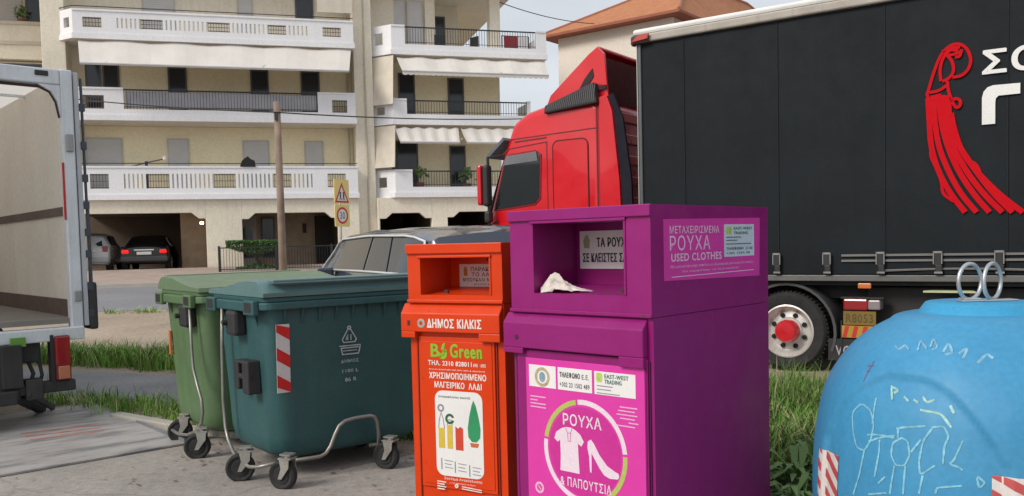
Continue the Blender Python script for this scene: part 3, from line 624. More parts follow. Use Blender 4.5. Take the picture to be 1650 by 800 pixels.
# ================================================================== cars
def make_car(name, label_, cat, loc, rot, prof, paint, belt=1.0, W=.92, glassline=None, lit=False, plate=None, wr=.34, quarter=None):
    """prof: list of (x, lower z, shoulder z, roof z or None, roof half width); +x forward, rear bumper at x=0"""
    t = thing(name, label_, cat, loc, rot)
    xs = [p[0] for p in prof]
    def ip(x, k):
        for a, b in zip(prof[:-1], prof[1:]):
            if a[0] <= x <= b[0]:
                s = (x-a[0])/max(1e-6, b[0]-a[0]); s = s*s*(3-2*s)*.5+s*.5; return a[k]+(b[k]-a[k])*s
        return prof[-1][k]
    def sec(x):
        lo, sh, rf_, rw, wd = (ip(x, k) for k in (1, 2, 3, 4, 5))
        return [(0, lo), (wd*.86, lo), (wd*.97, lo+.1), (wd, lo+(sh-lo)*.4), (wd*.995, lo+(sh-lo)*.75), (wd*.955, sh), (rw+.03, rf_-.045), (rw-.03, rf_-.012), (rw*.5, rf_+.02), (0, rf_+.03)]
    N = 60; st = [xs[0]+(xs[-1]-xs[0])*i/N for i in range(N+1)]; mb = MB(); vs = []; n = 10
    for x in st: s = sec(x); vs += [(x, y, z) for y, z in s]+[(x, -y, z) for y, z in s]
    fs = []
    for i in range(N):
        for h in (0, 1):
            for k in range(n-1):
                a = i*2*n+h*n+k; b = a+2*n; fs.append((a, b, b+1, a+1) if h == 1 else (a+1, b+1, b, a))
    for i in (0, N):
        o_ = i*2*n; r_ = list(range(o_, o_+n)); l2 = list(range(o_+n, o_+2*n)); fs.append(tuple(r_+l2[::-1]))
    mb.add(vs, fs); body = mb.build('body', paint, t, smooth='auto')
    gm = M('car_glass', (.03, .037, .045), .1, var=0, fine=0, spec=.35)
    def sidept(x, q, s, off=.008):
        ss = sec(x); a, b_ = ss[5], ss[6]; d = Vector((b_[0]-a[0], b_[1]-a[1])).normalized(); nn = Vector((d.y, -d.x))
        if nn.x < 0: nn = -nn
        y = a[0]+(b_[0]-a[0])*q+nn.x*off; z = a[1]+(b_[1]-a[1])*q+nn.y*off; return Vector((x, s*y, z))
    for s in (1, -1):
        for (b0, b1, t0, t1) in glassline:          # belt x range and top x range
            mb = MB(); m_ = 8; vs = []
            for j in range(5):
                q = .04+.90*j/4
                for i in range(m_+1): f = i/m_; xx = (b0+(b1-b0)*f)*(1-j/4)+(t0+(t1-t0)*f)*(j/4); vs.append(sidept(xx, q, s))
            k = len(vs)
            fs = [(j*(m_+1)+i, j*(m_+1)+i+1, (j+1)*(m_+1)+i+1, (j+1)*(m_+1)+i) for j in range(4) for i in range(m_)]
            mb.add(vs, fs); mb.build('side_window', gm, body, smooth=True)
        a = glassline[0]; z = glassline[-1]
        ch = [sidept(a[0]+(z[1]-a[0])*i/12, .01, s, .02) for i in range(13)]+[sidept(z[1]+(z[3]-z[1])*i/5, .01+.94*i/5, s, .022) for i in range(1, 6)]+[sidept(z[3]+(a[2]-z[3])*i/12, .95, s, .022) for i in range(1, 13)]+[sidept(a[2]+(a[0]-a[2])*i/5, .95-.94*i/5, s, .022) for i in range(1, 5)]
        MB().tube(ch, .012, 6, closed=True).build('chrome_trim', M('chrome', (.85, .86, .88), .35, metal=.6, var=0), body, smooth=True)
    return t, body, sec, gm
def car_end(t, body, sec, gm, lit, plate, xr=0, lamp_z=(.72, .98), lamp_y=(.52, .9), W=.92, back_glass=None, silver=False):
    lm = M('lit_tail_lamp', (.5, .01, .01), .2, emit=('#FF1408', .9)) if lit else M('tail_lamp', (.28, .01, .015), .15, coat=.6)
    for s in (1, -1):
        MB().box(xr-.03, xr+.12, s*lamp_y[0], s*lamp_y[1], lamp_z[0], lamp_z[1]).build('tail_lamp', lm, body, bevel=.03)
    MB().box(xr-.06, xr+.2, -W*.93, W*.93, .38, .58).build('rear_bumper', M('bumper_'+t.name, (.05, .05, .055) if not silver else (.4, .41, .42), .4), body, bevel=.04)
    p = MB().box(xr-.075, xr-.05, -.26, .26, .64, .75).build('number_plate', M('plate_white', (.65, .65, .62), .5), body)
    if plate: MB().text(plate, -.22, .66, .44, .07, (xr-.076, 0, 0), (0,-1,0), Z3).build('lettering', M('sign_black', (.02,.02,.02)), p)
    MB().box(xr-.05, xr-.005, -.35, .35, .80, .84).build('chrome_strip', M('chrome', (.75,.76,.78)), body)
    if back_glass:
        (x0, z0, y0), (x1, z1, y1) = back_glass
        MB().add([(x0, -y0, z0), (x0, y0, z0), (x1, y1, z1), (x1, -y1, z1), (x0+.02, -y0, z0-.01), (x0+.02, y0, z0-.01), (x1+.02, y1, z1-.01), (x1+.02, -y1, z1-.01)], [(0,1,2,3),(7,6,5,4),(0,4,5,1),(1,5,6,2),(2,6,7,3),(3,7,4,0)]).build('rear_window', gm, body)
def car_wheels(t, xf, xr, W, r=.35):
    al = M('alloy', (.45, .46, .47), .3, metal=.9)
    for x in (xf, xr):
        for s in (1, -1): wheel(t, x, s*(W-.10), r, r, .22, al, out=s, rimr=.68, deep=.25)
bl = M('blue_grey_paint', (.045, .055, .085), .16, metal=.25, var=.05, coat=.7, fine=0)
prof = [(-.5, .42, .98, 1.0, .62, .86), (-.42, .36, 1.12, 1.18, .66, .91), (-.26, .32, 1.27, 1.665, .75, .94), (.3, .30, 1.33, 1.735, .76, .955), (1.6, .28, 1.33, 1.755, .77, .96), (2.75, .28, 1.32, 1.735, .76, .96), (3.3, .28, 1.305, 1.65, .72, .955), (4.15, .28, 1.22, 1.25, .62, .94), (4.75, .32, 1.05, 1.09, .6, .9), (4.95, .4, .8, .84, .5, .8)]
sp = dirv(114.5); root = Vector((-.893, 7.5, 0))+Vector((-sp.y, sp.x, 0))*-.93+sp*-.0
t, body, sec, gm = make_car('parked_suv', 'dark blue-grey SUV parked behind the green bins and orange container', 'car', root, 114.5, prof, bl, glassline=[(-.38, .66, -.12, .78), (.72, 1.46, .84, 1.42), (1.54, 3.62, 1.50, 3.0)])
car_end(t, body, sec, gm, False, None, xr=-.5, lamp_z=(.62, .88), back_glass=((-.46, 1.16, .66), (-.2, 1.62, .66)), silver=True)
for s_ in (1, -1): MB().box(-.40, .13, s_*.88, s_*.962, .64, .86).build('side_lamp', MATS['tail_lamp'], body, bevel=.03); MB().box(-.42, .15, s_*.9, s_*.966, .87, .90).build('lamp_chrome', MATS['chrome'], body)
car_wheels(t, 3.85, .75, .96, .37)
MB().box(2.75, 2.85, .93, 1.12, 1.20, 1.36).box(2.75, 2.85, -1.12, -.93, 1.20, 1.36).build('wing_mirror', bl, body, bevel=.03)
MB().tube([(.7, .72, 1.715), (1.6, .73, 1.745), (2.4, .71, 1.72)], .014, 6).tube([(.7, -.72, 1.715), (1.6, -.73, 1.745), (2.4, -.71, 1.72)], .014, 6).build_each('roof_rail', M('rail_dark', (.1, .11, .12), .3, metal=.6), body)
sed = [(0, .40, .88, .90, .6, .80), (.1, .32, .95, .97, .62, .86), (.75, .26, .96, 1.0, .62, .89), (1.35, .25, .95, 1.34, .60, .90), (2.3, .25, .94, 1.39, .62, .90), (3.0, .25, .93, 1.18, .62, .90), (3.4, .26, .92, .97, .62, .89), (4.3, .3, .8, .84, .6, .84), (4.55, .4, .62, .66, .5, .74)]
t, body, sec, gm = make_car('parked_sedan', 'black sedan with glowing red tail lamps parked inside the garage', 'car', bw(1.98, .75, G), BA+90, sed, M('black_paint', (.008, .008, .01), .15, coat=.8, var=0, fine=0), glassline=[(1.1, 2.0, 1.4, 2.0), (2.08, 3.2, 2.08, 2.75)])
car_end(t, body, sec, gm, True, None, lamp_z=(.69, .82), lamp_y=(.55, .80), W=.9, back_glass=((.82, 1.01, .58), (1.3, 1.32, .52)))
car_wheels(t, 3.6, .85, .88, .33)
hat = [(0, .35, .85, .88, .6, .80), (.06, .30, .95, 1.0, .62, .86), (.35, .27, 1.0, 1.38, .60, .88), (1.2, .25, .98, 1.48, .62, .88), (2.3, .25, .96, 1.44, .62, .88), (3.05, .25, .93, 1.0, .62, .88), (3.8, .3, .78, .82, .6, .82), (4.0, .4, .62, .66, .5, .74)]
t, body, sec, gm = make_car('parked_hatchback', 'white hatchback parked in the garage left of the black sedan', 'car', bw(-.12, .9, G), BA+90, hat, M('white_paint', (.55, .56, .56), .25, coat=.5, var=.04, fine=0), glassline=[(.35, 1.2, .55, 1.2), (1.28, 2.9, 1.28, 2.35)])
car_end(t, body, sec, gm, False, None, lamp_z=(.78, 1.0), lamp_y=(.62, .8), W=.88, back_glass=((.06, 1.0, .62), (.32, 1.33, .56)), silver=True)
car_wheels(t, 3.2, .65, .86, .31)

# ================================================================== red tractor unit (x to its rear, y to its far side)
red = M('red_paint', (.60, .002, .010), .32, var=.06, vs=1, spec=.4, coat=.5, fine=0)
rb_ = red.node_tree; bpn = rb_.nodes.new('ShaderNodeBump'); bpn.inputs['Strength'].default_value = .5; bpn.inputs['Distance'].default_value = .09; nzb = rb_.nodes.new('ShaderNodeTexNoise'); nzb.inputs['Scale'].default_value = 1.3; nzb.inputs['Detail'].default_value = 0; tcb = rb_.nodes.new('ShaderNodeTexCoord'); rb_.links.new(tcb.outputs['Object'], nzb.inputs['Vector']); rb_.links.new(nzb.outputs['Fac'], bpn.inputs['Height']); rb_.links.new(bpn.outputs[0], rb_.nodes['Principled BSDF'].inputs['Normal']); rb_.links.new(bpn.outputs[0], rb_.nodes['Principled BSDF'].inputs['Coat Normal'])
blk = M('black_plastic', (.022, .022, .024), .6, var=.15)
TW = Vector((3.331, 10.183, 0)); T = thing('tractor_unit', 'bright red truck cab with tall roof deflector parked facing left', 'truck', TW, -35.3)
TWd = 2.35
side = [(-2.58, .55), (-2.58, 3.47), (-3.45, 3.50), (-3.80, 3.43), (-4.05, 3.30), (-4.17, 3.02), (-4.24, 2.85), (-4.50, 2.05), (-4.60, 1.75), (-4.62, .5), (-4.2, .45), (-4.1, .95), (-3.3, .95), (-3.2, .55)]
cab = MB().prism_y(side, .04, TWd).build('cab', red, T, bevel=.13, seg=6)
for p in cab.data.polygons: p.use_smooth = True
# side collars
def fair(y0, y1):
    return MB().prism_y([(-2.62, .7), (-2.62, 3.50), (-2.50, 3.52), (-2.42, 3.3), (-2.33, 2.4), (-2.26, .7)], y0, y1)
fair(.03, .08).build('side_fairing', red, cab, bevel=.012); fair(TWd-.05, TWd+.02).build('side_fairing', red, cab, bevel=.012)
for y in (.05, TWd-.08):
    MB().prism_y([(-2.50, 3.50), (-2.42, 3.54), (-2.28, 3.2), (-2.17, 2.4), (-2.12, .7), (-2.24, .7), (-2.32, 2.4), (-2.41, 3.3)], y+.01, y+.05).build('rubber_collar', M('collar_rubber', (.012, .011, .02), .75, spec=.2), cab)
# ribbed back wall
mb = MB()
for i in range(9): z = .9+i*.29; mb.box(-2.575, -2.545, .25, TWd-.2, z, z+.13)
mb.build('back_panel', red, cab, bevel=.01)
# roof deflector: thin shell open to the rear
defl = [(-3.48, 3.50), (-3.42, 3.62), (-2.80, 4.10), (-2.66, 4.185), (-2.56, 4.08), (-2.52, 3.6), (-2.50, 3.47)]
dm = MB()
for y0, y1 in ((.10, .14), (TWd-.14, TWd-.10)): dm.prism_y(defl, y0, y1)
top_ = [(-3.48, 3.50), (-3.42, 3.62), (-2.80, 4.10), (-2.66, 4.185)]
th = [(x+.03, z-.035) for x, z in top_][::-1]
dm.prism_y(top_+th, .14, TWd-.14); dfl = dm.build('roof_deflector', red, cab, bevel=.008)
MB().prism_y([(-2.78, 3.50), (-2.58, 4.03), (-2.56, 4.03), (-2.74, 3.50)], .16, TWd-.16).build('shaded_inner_panel', M('dark_red_shade', (.10, .008, .01), .7), dfl)  # shade inside the deflector put into the panel's dark red colour
MB().tube([(-2.66, .12, 4.16), (-2.63, TWd-.12, 4.14)], .03, 8).build('rear_edge', red, dfl)
# intake grille
gr = MB().prism_y([(-3.46, 3.36), (-3.44, 3.47), (-2.66, 3.70), (-2.62, 3.42)], -.03, .1).build('air_intake', M('intake_black', (.03, .03, .032), .7), cab, bevel=.02)
mb = MB()
for i in range(24):
    x = -3.40+i*.032; a = 3.37+(x+3.46)*.075; b_ = 3.47+(x+3.44)*.29
    mb.bar((x, -.034, a+.02), (x+.03, -.034, b_-.02), .006, .008)
mb.build('mesh_bars', M('mesh_grey', (.13, .13, .135), .5), gr)
# dark slot below the fin of the deflector, door handle, step rail, side marker
MB().prism_y([(-2.98, 3.60), (-2.86, 3.78), (-2.74, 3.90), (-2.72, 3.80), (-2.84, 3.64)], .088, .099).build('deflector_slot', M('slot_dark', (.02, .004, .006), .7), dfl)
MB().box(-2.66, -2.53, .07, .098, 3.60, 3.66).build('deflector_bracket', M('slot_dark', (.02,.004,.006)), dfl)
MB().box(-3.80, -3.56, .0, .03, 1.86, 1.92).build('door_handle', blk, cab, bevel=.01)
MB().tube([(-3.40, .0, 1.1), (-3.40, -.02, 1.2), (-3.40, -.02, 1.8), (-3.40, .02, 1.88)], .014, 6).build('grab_rail', blk, cab)
# door window, visor strip, seams
wp = [(-4.36, 2.08), (-3.68, 2.14), (-3.60, 2.22), (-3.575, 2.80), (-3.64, 2.86), (-4.10, 2.83), (-4.16, 2.78)]
MB().plate([(x*1.0+(0), z) for x, z in [(-4.39, 2.055), (-3.67, 2.115), (-3.575, 2.20), (-3.55, 2.82), (-3.63, 2.885), (-4.10, 2.855), (-4.175, 2.80)]], (0,.04,0), X3, Z3, .012).build('window_frame', M('gloss_red_dark', (.22, .01, .015), .35), cab)
wf = MB().plate(wp, (0,.028,0), X3, Z3, .008).build('door_window', M('cab_glass', (.015, .02, .022), .05, var=0, fine=0, spec=.8), cab)
MB().plate([(-4.13, 2.83), (-3.62, 2.86), (-3.60, 2.73), (-4.20, 2.70)], (0,.018,0), X3, Z3, .012).build('rain_visor', M('smoked_visor', (.16, .16, .17), .3), cab)
def seam(pts, wd=.014): return MB().stroke(pts, wd, (0,.0395,0), X3, Z3, .0035)
sm_ = M('seam_dark', (.12, .004, .008), .6)
mb = seam([(-3.46, .95), (-3.46, 2.98), (-4.12, 2.93), (-4.22, 2.86)]); mb.stroke([(-4.1, 3.06), (-2.66, 3.10)], .014, (0,.0395,0), X3, Z3, .0035)
mb.stroke([(-2.66, .7), (-2.66, 3.5)], .014, (0,.0395,0), X3, Z3, .0035).stroke([(-4.0, 3.02), (-3.46, 3.04)], .02, (0,.0395,0), X3, Z3, .0035)
mb.build('door_seam', sm_, cab)
lk = rrect(-3.36, 1.98, -2.80, 2.98, .09); sf = MB().plate(lk, (0,.045,0), X3, Z3, .016).build('side_locker', red, cab, bevel=.006)
MB().tube([(x, .03, z) for x, z in lk], .009, 6, closed=True).build('locker_seal', sm_, sf)
for k in range(2): pass
# windscreen, sun visor, mirrors
MB().add([(-4.19, .12, 2.98), (-4.57, .12, 2.0), (-4.57, TWd-.1, 2.0), (-4.19, TWd-.1, 2.98), (-4.16, .12, 2.98), (-4.54, .12, 2.0), (-4.54, TWd-.1, 2.0), (-4.16, TWd-.1, 2.98)], [(0,1,2,3),(7,6,5,4),(0,4,5,1),(1,5,6,2),(2,6,7,3),(3,7,4,0)]).build('windscreen', MATS['cab_glass'], cab)
MB().add([(-4.18, .0, 3.10), (-4.48, .0, 2.86), (-4.48, TWd, 2.86), (-4.18, TWd, 3.10), (-4.16, .0, 3.06), (-4.46, .0, 2.82), (-4.46, TWd, 2.82), (-4.16, TWd, 3.06)], [(0,1,2,3),(7,6,5,4),(0,4,5,1),(1,5,6,2),(2,6,7,3),(3,7,4,0)]).build('sun_visor', M('smoked_blue', (.10, .12, .15), .25), cab)
for s, y in ((-1, -.08), (1, TWd+.12)):
    yb = .05 if s < 0 else TWd-.05
    m1 = MB().box(-4.47, -4.37, y-.07, y+.07, 2.12, 2.72).box(-4.45, -4.35, y-.07, y+.06, 1.88, 2.06).build('mirror', blk, cab, bevel=.04)
    MB().box(-4.56, -4.48, y-.08, y+.08, 2.14, 2.72).build('mirror_cover', red, m1, bevel=.03)
    MB().tube([(-4.25, yb, 2.85), (-4.40, y, 2.83), (-4.40, y, 1.85), (-4.35, yb, 1.9)], .022, 6).build('mirror_arm', blk, m1)
MB().tube([(-3.55, .5, 3.5), (-3.0, .5, 4.2)], .008, 5).build('aerial', blk, cab)
MB().box(-4.66, -4.6, .3, TWd-.3, .8, 1.7).build('front_grille', blk, cab, bevel=.02)
MB().box(-4.10, -3.75, .5, .52, 2.2, 2.75).build('seat_back', M('seat_fabric', (.05, .05, .06), .9), cab) if False else None
for y in (.15, TWd-.4): MB().box(-4.67, -4.6, y, y+.3, .75, 1.0).build('headlight', M('headlight_glass', (.6, .62, .65), .1, coat=1), cab, bevel=.02)
# chassis
ch = MB().box(-4.2, .95, .78, .88, .78, 1.0).box(-4.2, .95, 1.5, 1.6, .78, 1.0).box(.85, .95, .5, 1.9, .8, .95).build('chassis', blk, T)
MB().box(-.5, .5, .7, 1.7, 1.0, 1.09).build('fifth_wheel', M('greasy_steel', (.06, .055, .05), .4, metal=.8), ch, bevel=.03)
MB().lathe([(.001, -.5), (.3, -.5), (.33, -.47), (.33, .47), (.3, .5), (.001, .5)], 24, (-1.9, .35, .62), 'x').build('fuel_tank', M('tank_alloy', (.4, .41, .42), .35, metal=.9), ch, smooth='auto')
rim = M('wheel_steel', (.62, .61, .58), .4, metal=.35, var=.15, vs=6, streak=.25, dirt=(.2,.17,.14)); hubr = M('hub_red', (.55, .012, .02), .35, coat=.4)
r = .472
wheel(T, -.12, .14, r, r, .30, rim, -1, .665, hubr, 8, .62)
wheel(T, -.12, .48, r, r, .30, rim, 1, .665); wheel(T, -.12, 1.9, r, r, .30, rim, -1, .665); wheel(T, -.12, 2.22, r, r, .30, rim, 1, .665, hubr, 8, .9)
wheel(T, -3.7, .22, r, r, .32, rim, -1, .665, hubr, 8, .35); wheel(T, -3.7, 2.13, r, r, .32, rim, 1, .665, hubr, 8, .35)
for y in (-.03, 1.78):
    mb = MB(); n = 22; vs = []
    for i in range(n+1):
        a = R(200-(200+22)*i/n); 
        for rr in (.545, .575): vs.append((-.12+rr*math.cos(a), rr*math.sin(a)+r))
    pts = vs[0::2]+vs[1::2][::-1]
    mb.prism_y(pts, y, y+.62); gd = mb.build('mudguard', M('mudguard_grey', (.055, .056, .06), .65, streak=.4, dirt=(.13,.115,.095)), ch, smooth='auto')
    mf = MB().box(.50, .515, y, y+.6, .18, .62).build('mud_flap', M('flap_rubber', (.02, .02, .022), .7), ch)
    MB().text('VOLVO', y+.05, .24, .5, .085, (.516, 0, 0), (0,1,0), Z3).build('lettering', M('flap_letter', (.35, .36, .38), .6), mf)
# small flap face lettering faces the rear; side plate with the same word is seen from the camera
fl = MB().box(.36, .92, -.02, -.005, .16, .41).build('side_flap', M('flap_rubber', (.02,.02,.022)), ch)
MB().text('VOLVO', .44, .22, .42, .115, (0,-.02,0), X3, Z3).build('lettering', MATS['flap_letter'], fl)
lamp = MB().box(.53, .80, -.05, .12, .74, .87).build('tail_light', M('tail_lamp', (.28, .01, .015)), ch, bevel=.02)
MB().box(.80, .93, -.052, .11, .75, .86).build('clear_lens', M('clear_lens', (.25, .22, .22), .2), lamp, bevel=.015)
MB().box(.5, .96, -.02, .10, .87, .89).build('lamp_bracket', blk, lamp)
pl = MB().box(.53, .88, -.03, -.01, .575, .73).build('marker_plate', M('plate_olive', (.20, .13, .02), .5), ch)
MB().text('R8053', .56, .60, .29, .10, (0,-.03,0), X3, Z3).build('lettering', M('plate_dark', (.10, .06, .02), .6), pl)
pl = MB().box(.51, .90, -.03, -.01, .43, .565).build('hazard_plate', M('hazard_yellow', (.42, .24, .04), .5), ch)
mb = MB()
for i in range(4): x = .53+i*.1; mb.plate([(x-.01, .435), (x+.035, .435), (x+.065, .56), (x+.02, .56)], (0,-.03,0), X3, Z3, .002)
mb.build('hazard_stripe', M('hazard_orange', (.5, .035, .015), .5), pl)

# ================================================================== black curtain trailer
TR = Vector((1.673, 11.26, 0)); Q = thing('curtain_trailer', 'long black curtain-sided trailer with red emblem and white letters', 'trailer', TR, -35.3)
LT = 13.6; TB, TT = 1.40, 4.09
mb = MB(); nx, nz_ = 340, 6; vs = []
for j in range(nz_+1):
    for i in range(nx+1):
        x = .04+(LT-.08)*i/nx; f = j/nz_; a = math.sin(x*5.1)*.5+math.sin(x*13.7+1)*.25+math.sin(x*31)*.12
        vs.append((x, .02+.012*a*(1-abs(f-.4)), TB-.25+(TT-TB+.25)*f))
mb.add(vs, [(j*(nx+1)+i, j*(nx+1)+i+1, (j+1)*(nx+1)+i+1, (j+1)*(nx+1)+i) for j in range(nz_) for i in range(nx)])
curt = mb.build('curtain', M('black_curtain', (.013, .0165, .020), .6, var=.2, vs=1.2, streak=.14, dirt=(.03, .029, .028), spec=.12), Q, smooth=True)
mb = MB()
for i in range(11): mb.box(.62+i*1.17, .625+i*1.17, .007, .014, TB-.2, TT-.01)
mb.build_each('curtain_seam', M('seam_black', (.017, .020, .024), .6, spec=.2), curt)
MB().box(.05, LT-.05, .06, 2.5, 1.16, TT).build('box_body', blk, Q)
MB().box(0, .045, -.005, 2.55, 1.1, TT).box(LT-.045, LT, -.005, 2.55, 1.1, TT).build('corner_post', M('post_grey', (.10, .105, .11), .5, metal=.3), Q, bevel=.008)
MB().box(-.012, -.002, -.012, .02, 1.1, TT).build('edge_strip', M('edge_alloy', (.4, .4, .38), .5, metal=.3), Q)
rail = M('roof_rail_alloy', (.34, .31, .27), .5, metal=.2, var=.2, vs=2, streak=.4, dirt=(.12, .1, .08))
MB().box(.03, LT, -.035, .1, TT-.005, TT+.10).build('roof_rail', rail, Q, bevel=.02)
MB().box(-.06, LT, -.02, 2.57, TT+.10, TT+.175).build('roof', M('white_canvas', (.72, .72, .70), .7, var=.1), Q, bevel=.03)
cc = MB().prism_z([(-.12, .1), (-.10, -.0), (-.02, -.07), (.16, -.06), (.22, .0), (.22, .1)], TT-.02, TT+.10).build('corner_cap', M('cap_rubber', (.07, .04, .035), .6), Q, bevel=.03)
MB().prism_y([(-.06, TT-.0), (.18, TT+.02), (.2, TT+.09), (.06, TT+.09)], -.085, -.062).build('red_reflector', M('cap_red', (.45, .05, .04), .4), cc, bevel=.008)
MB().box(.02, LT, -.01, .06, 1.07, 1.14).build('side_rail', M('rail_steel', (.13, .13, .13), .55, metal=.3, streak=.3, dirt=(.2, .18, .15)), Q, bevel=.008)
mb = MB()
for z in (1.30, 1.36): mb.box(2.5, LT, .0, .012, z-.012, z+.012)
mb.tube([(x, .0+.01*math.sin(x*4), 1.19+.018*math.sin(x*2.1)) for x in [2.9+i*.25 for i in range(40)]], .012, 5)
mb.build('tension_strap', M('strap_grey', (.16, .155, .15), .7), Q)
bk = M('buckle_steel', (.30, .29, .28), .45, metal=.5, streak=.3)
for i in range(22):
    x = 1.20+i*.573
    bb = MB().box(x-.035, x+.035, -.03, -.012, 1.24, 1.40).box(x-.02, x+.045, -.045, -.03, 1.15, 1.25).build('buckle', blk, Q, bevel=.006)
    MB().box(x-.045, x+.045, -.036, -.029, 1.375, 1.395).box(x-.045, x-.035, -.036, -.012, 1.26, 1.39).box(x+.035, x+.045, -.036, -.012, 1.26, 1.39).box(x-.03, x+.05, -.05, -.044, 1.16, 1.18).build('buckle_frame', bk, bb)
for x in (2.68, 6.5, 10.5): MB().box(x, x+.14, -.02, .02, .99, 1.05).build('side_marker', M('amber_lens', (.55, .16, .04), .3), Q, bevel=.01)
MB().prism_z([(3.35, -.02), (3.85, -.02), (3.75, .2), (3.45, .2)], .955, .975).build('folded_label', M('pale_green', (.45, .5, .3), .7), Q)
pbx = MB().box(2.7, 6.2, .30, 2.2, .42, 1.0).build('underside_dark_box', blk, Q, bevel=.02)  # black box added to make the darkness under the trailer
MB().box(3.75, 3.8, .285, .299, .45, .97).box(4.6, 4.65, .285, .299, .45, .97).build_each('dark_box_latch', M('latch_grey', (.15, .15, .15), .5), pbx)  # latch strips on the added dark box
MB().box(.3, LT-.1, .4, .5, .85, 1.1).box(.3, LT-.1, 1.9, 2.0, .85, 1.1).box(.1, LT, .1, 2.45, 1.02, 1.155).build('chassis', blk, Q)
MB().box(6.8, 6.95, .35, .5, .1, .9).box(6.8, 6.95, 2.0, 2.15, .1, .9).box(6.7, 7.05, .3, .55, 0, .1).box(6.7, 7.05, 1.95, 2.2, 0, .1).build('landing_leg', blk, Q)
for x in (8.6, 9.9, 11.2):
    for y, o_ in ((.22, -1), (2.3, 1)): wheel(Q, x, y, .5, .5, .36, rim, o_, .62)
EMB = {
'A': [(3.395, 3.017), (3.407, 2.774), (3.42, 2.504), (3.494, 2.23), (3.616, 1.982), (3.749, 1.797)],
'B': [(3.444, 3.038), (3.457, 2.77), (3.494, 2.498), (3.592, 2.224), (3.713, 1.977), (3.855, 1.793)],
'C': [(3.494, 3.046), (3.518, 2.763), (3.579, 2.491), (3.688, 2.217), (3.831, 1.971), (3.972, 1.788)],
'D': [(3.53, 3.028), (3.555, 2.76), (3.628, 2.487), (3.76, 2.213), (3.925, 1.966), (4.087, 1.784)],
'E': [(3.579, 3.023), (3.591, 2.756), (3.676, 2.51), (3.819, 2.261), (3.995, 1.989), (4.178, 1.78)],
'F': [(3.615, 2.833), (3.64, 2.672), (3.712, 2.427), (3.854, 2.206), (4.064, 1.959), (4.268, 1.777)]}
EM2 = [[(3.403, 2.909), (3.39, 2.857), (3.415, 2.72), (3.4, 2.6), (3.43, 2.504), (3.415, 2.411), (3.469, 2.285), (3.531, 2.12), (3.531, 1.999), (3.64, 1.914)],
 [(3.383, 3.04), (3.457, 3.304), (3.518, 3.455), (3.602, 3.535), (3.686, 3.543), (3.762, 3.485), (3.805, 3.362), (3.777, 3.261), (3.711, 3.204), (3.627, 3.202)],
 [(3.518, 3.176), (3.506, 3.324), (3.554, 3.449), (3.65, 3.514)], [(3.554, 3.463), (3.627, 3.373), (3.644, 3.253), (3.579, 3.182), (3.53, 3.175)],
 [(3.53, 3.479), (3.602, 3.508), (3.698, 3.502)], [(3.566, 3.434), (3.651, 3.436), (3.722, 3.465)], [(3.651, 3.409), (3.698, 3.403), (3.71, 3.479)],
 [(3.579, 3.168), (3.591, 3.048), (3.651, 2.882), (3.699, 2.891), (3.706, 2.956), (3.651, 2.988), (3.627, 2.951)],
 [(3.383, 3.072), (3.494, 3.073), (3.571, 3.124)], [(3.383, 3.072), (3.4, 2.99), (3.506, 3.005)], [(3.772, 2.304), (3.831, 2.313), (3.89, 2.204), (3.878, 2.139)], [(3.54, 3.47), (3.6, 3.49), (3.68, 3.47)], [(3.60, 3.0), (3.61, 2.8)]]
mb = MB(); k = 0; EO = (0, .004, 0)
for pts in EMB.values(): k += 1; mb.stroke(pts, .054, (0, .004-.0006*(k%2), 0), X3, Z3, .002, 2)
for pts in EM2: k += 1; mb.stroke(pts, .030, (0, .0028-.0004*(k%5), 0), X3, Z3, .002, 2)
mb.build('emblem', M('emblem_red', (.52, .003, .010), .7, var=.05, spec=.12), curt)
mb = MB(); mb.text('ΣΟ', 3.90, 3.19, .50, .245, (0, .004, 0), X3, Z3, .002, .03)
mb.plate([(3.90, 2.685), (3.90, 2.96), (3.915, 3.02), (3.95, 3.06), (4.0, 3.075), (4.24, 3.07), (4.24, 2.965), (4.05, 2.965), (4.025, 2.94), (4.02, 2.9), (4.02, 2.685)], (0, .004, 0), X3, Z3, .002)
mb.build('lettering', M('letter_white', (.72, .72, .70), .6, var=.04), curt)

# ================================================================== white box truck at left with tail lift
K = thing('box_truck', 'white box truck with open rear doors and lowered tail lift at left', 'truck', (-4.01, 8.1, 0), 42)
BWd = 2.35; alu = M('painted_alu', (.66, .70, .74), .45, metal=.2, var=.12, streak=.3, dirt=(.16, .16, .16))
MB().box(-.03, .0, .05, 5.6, .95, 3.28).box(-BWd, -BWd+.03, .05, 5.6, .95, 3.28).box(-BWd, 0, 5.57, 5.6, .95, 3.28).build('box_shell', M('shell_white', (.6, .6, .6), .5), K)
inner = M('plywood_lining', (.84, .79, .71), .75, var=.12, vs=.8, streak=.10, dirt=(.3, .24, .18))
li = MB().box(-.05, -.035, .06, 5.5, 1.0, 3.24).box(-BWd+.035, -BWd+.05, .06, 5.5, 1.0, 3.24).box(-BWd+.05, -.05, 5.48, 5.5, 1.0, 3.24).build('lining', inner, K)
trm = bpy.data.materials.new('translucent_fibreglass'); trm.use_nodes = True; n = trm.node_tree.nodes; L = trm.node_tree.links
td = n.new('ShaderNodeBsdfTranslucent'); td.inputs[0].default_value = (.62, .59, .54, 1); dd = n.new('ShaderNodeBsdfDiffuse'); dd.inputs[0].default_value = (.6, .58, .54, 1); ms = n.new('ShaderNodeMixShader'); ms.inputs[0].default_value = .82
L.new(dd.outputs[0], ms.inputs[1]); L.new(td.outputs[0], ms.inputs[2]); L.new(ms.outputs[0], n['Material Output'].inputs[0])
MB().add([(-BWd+.04, .06, 3.24), (-.04, .06, 3.24), (-.04, 5.5, 3.24), (-BWd+.04, 5.5, 3.24)], [(0,1,2,3)]).build('translucent_roof', trm, K)
mb = MB()
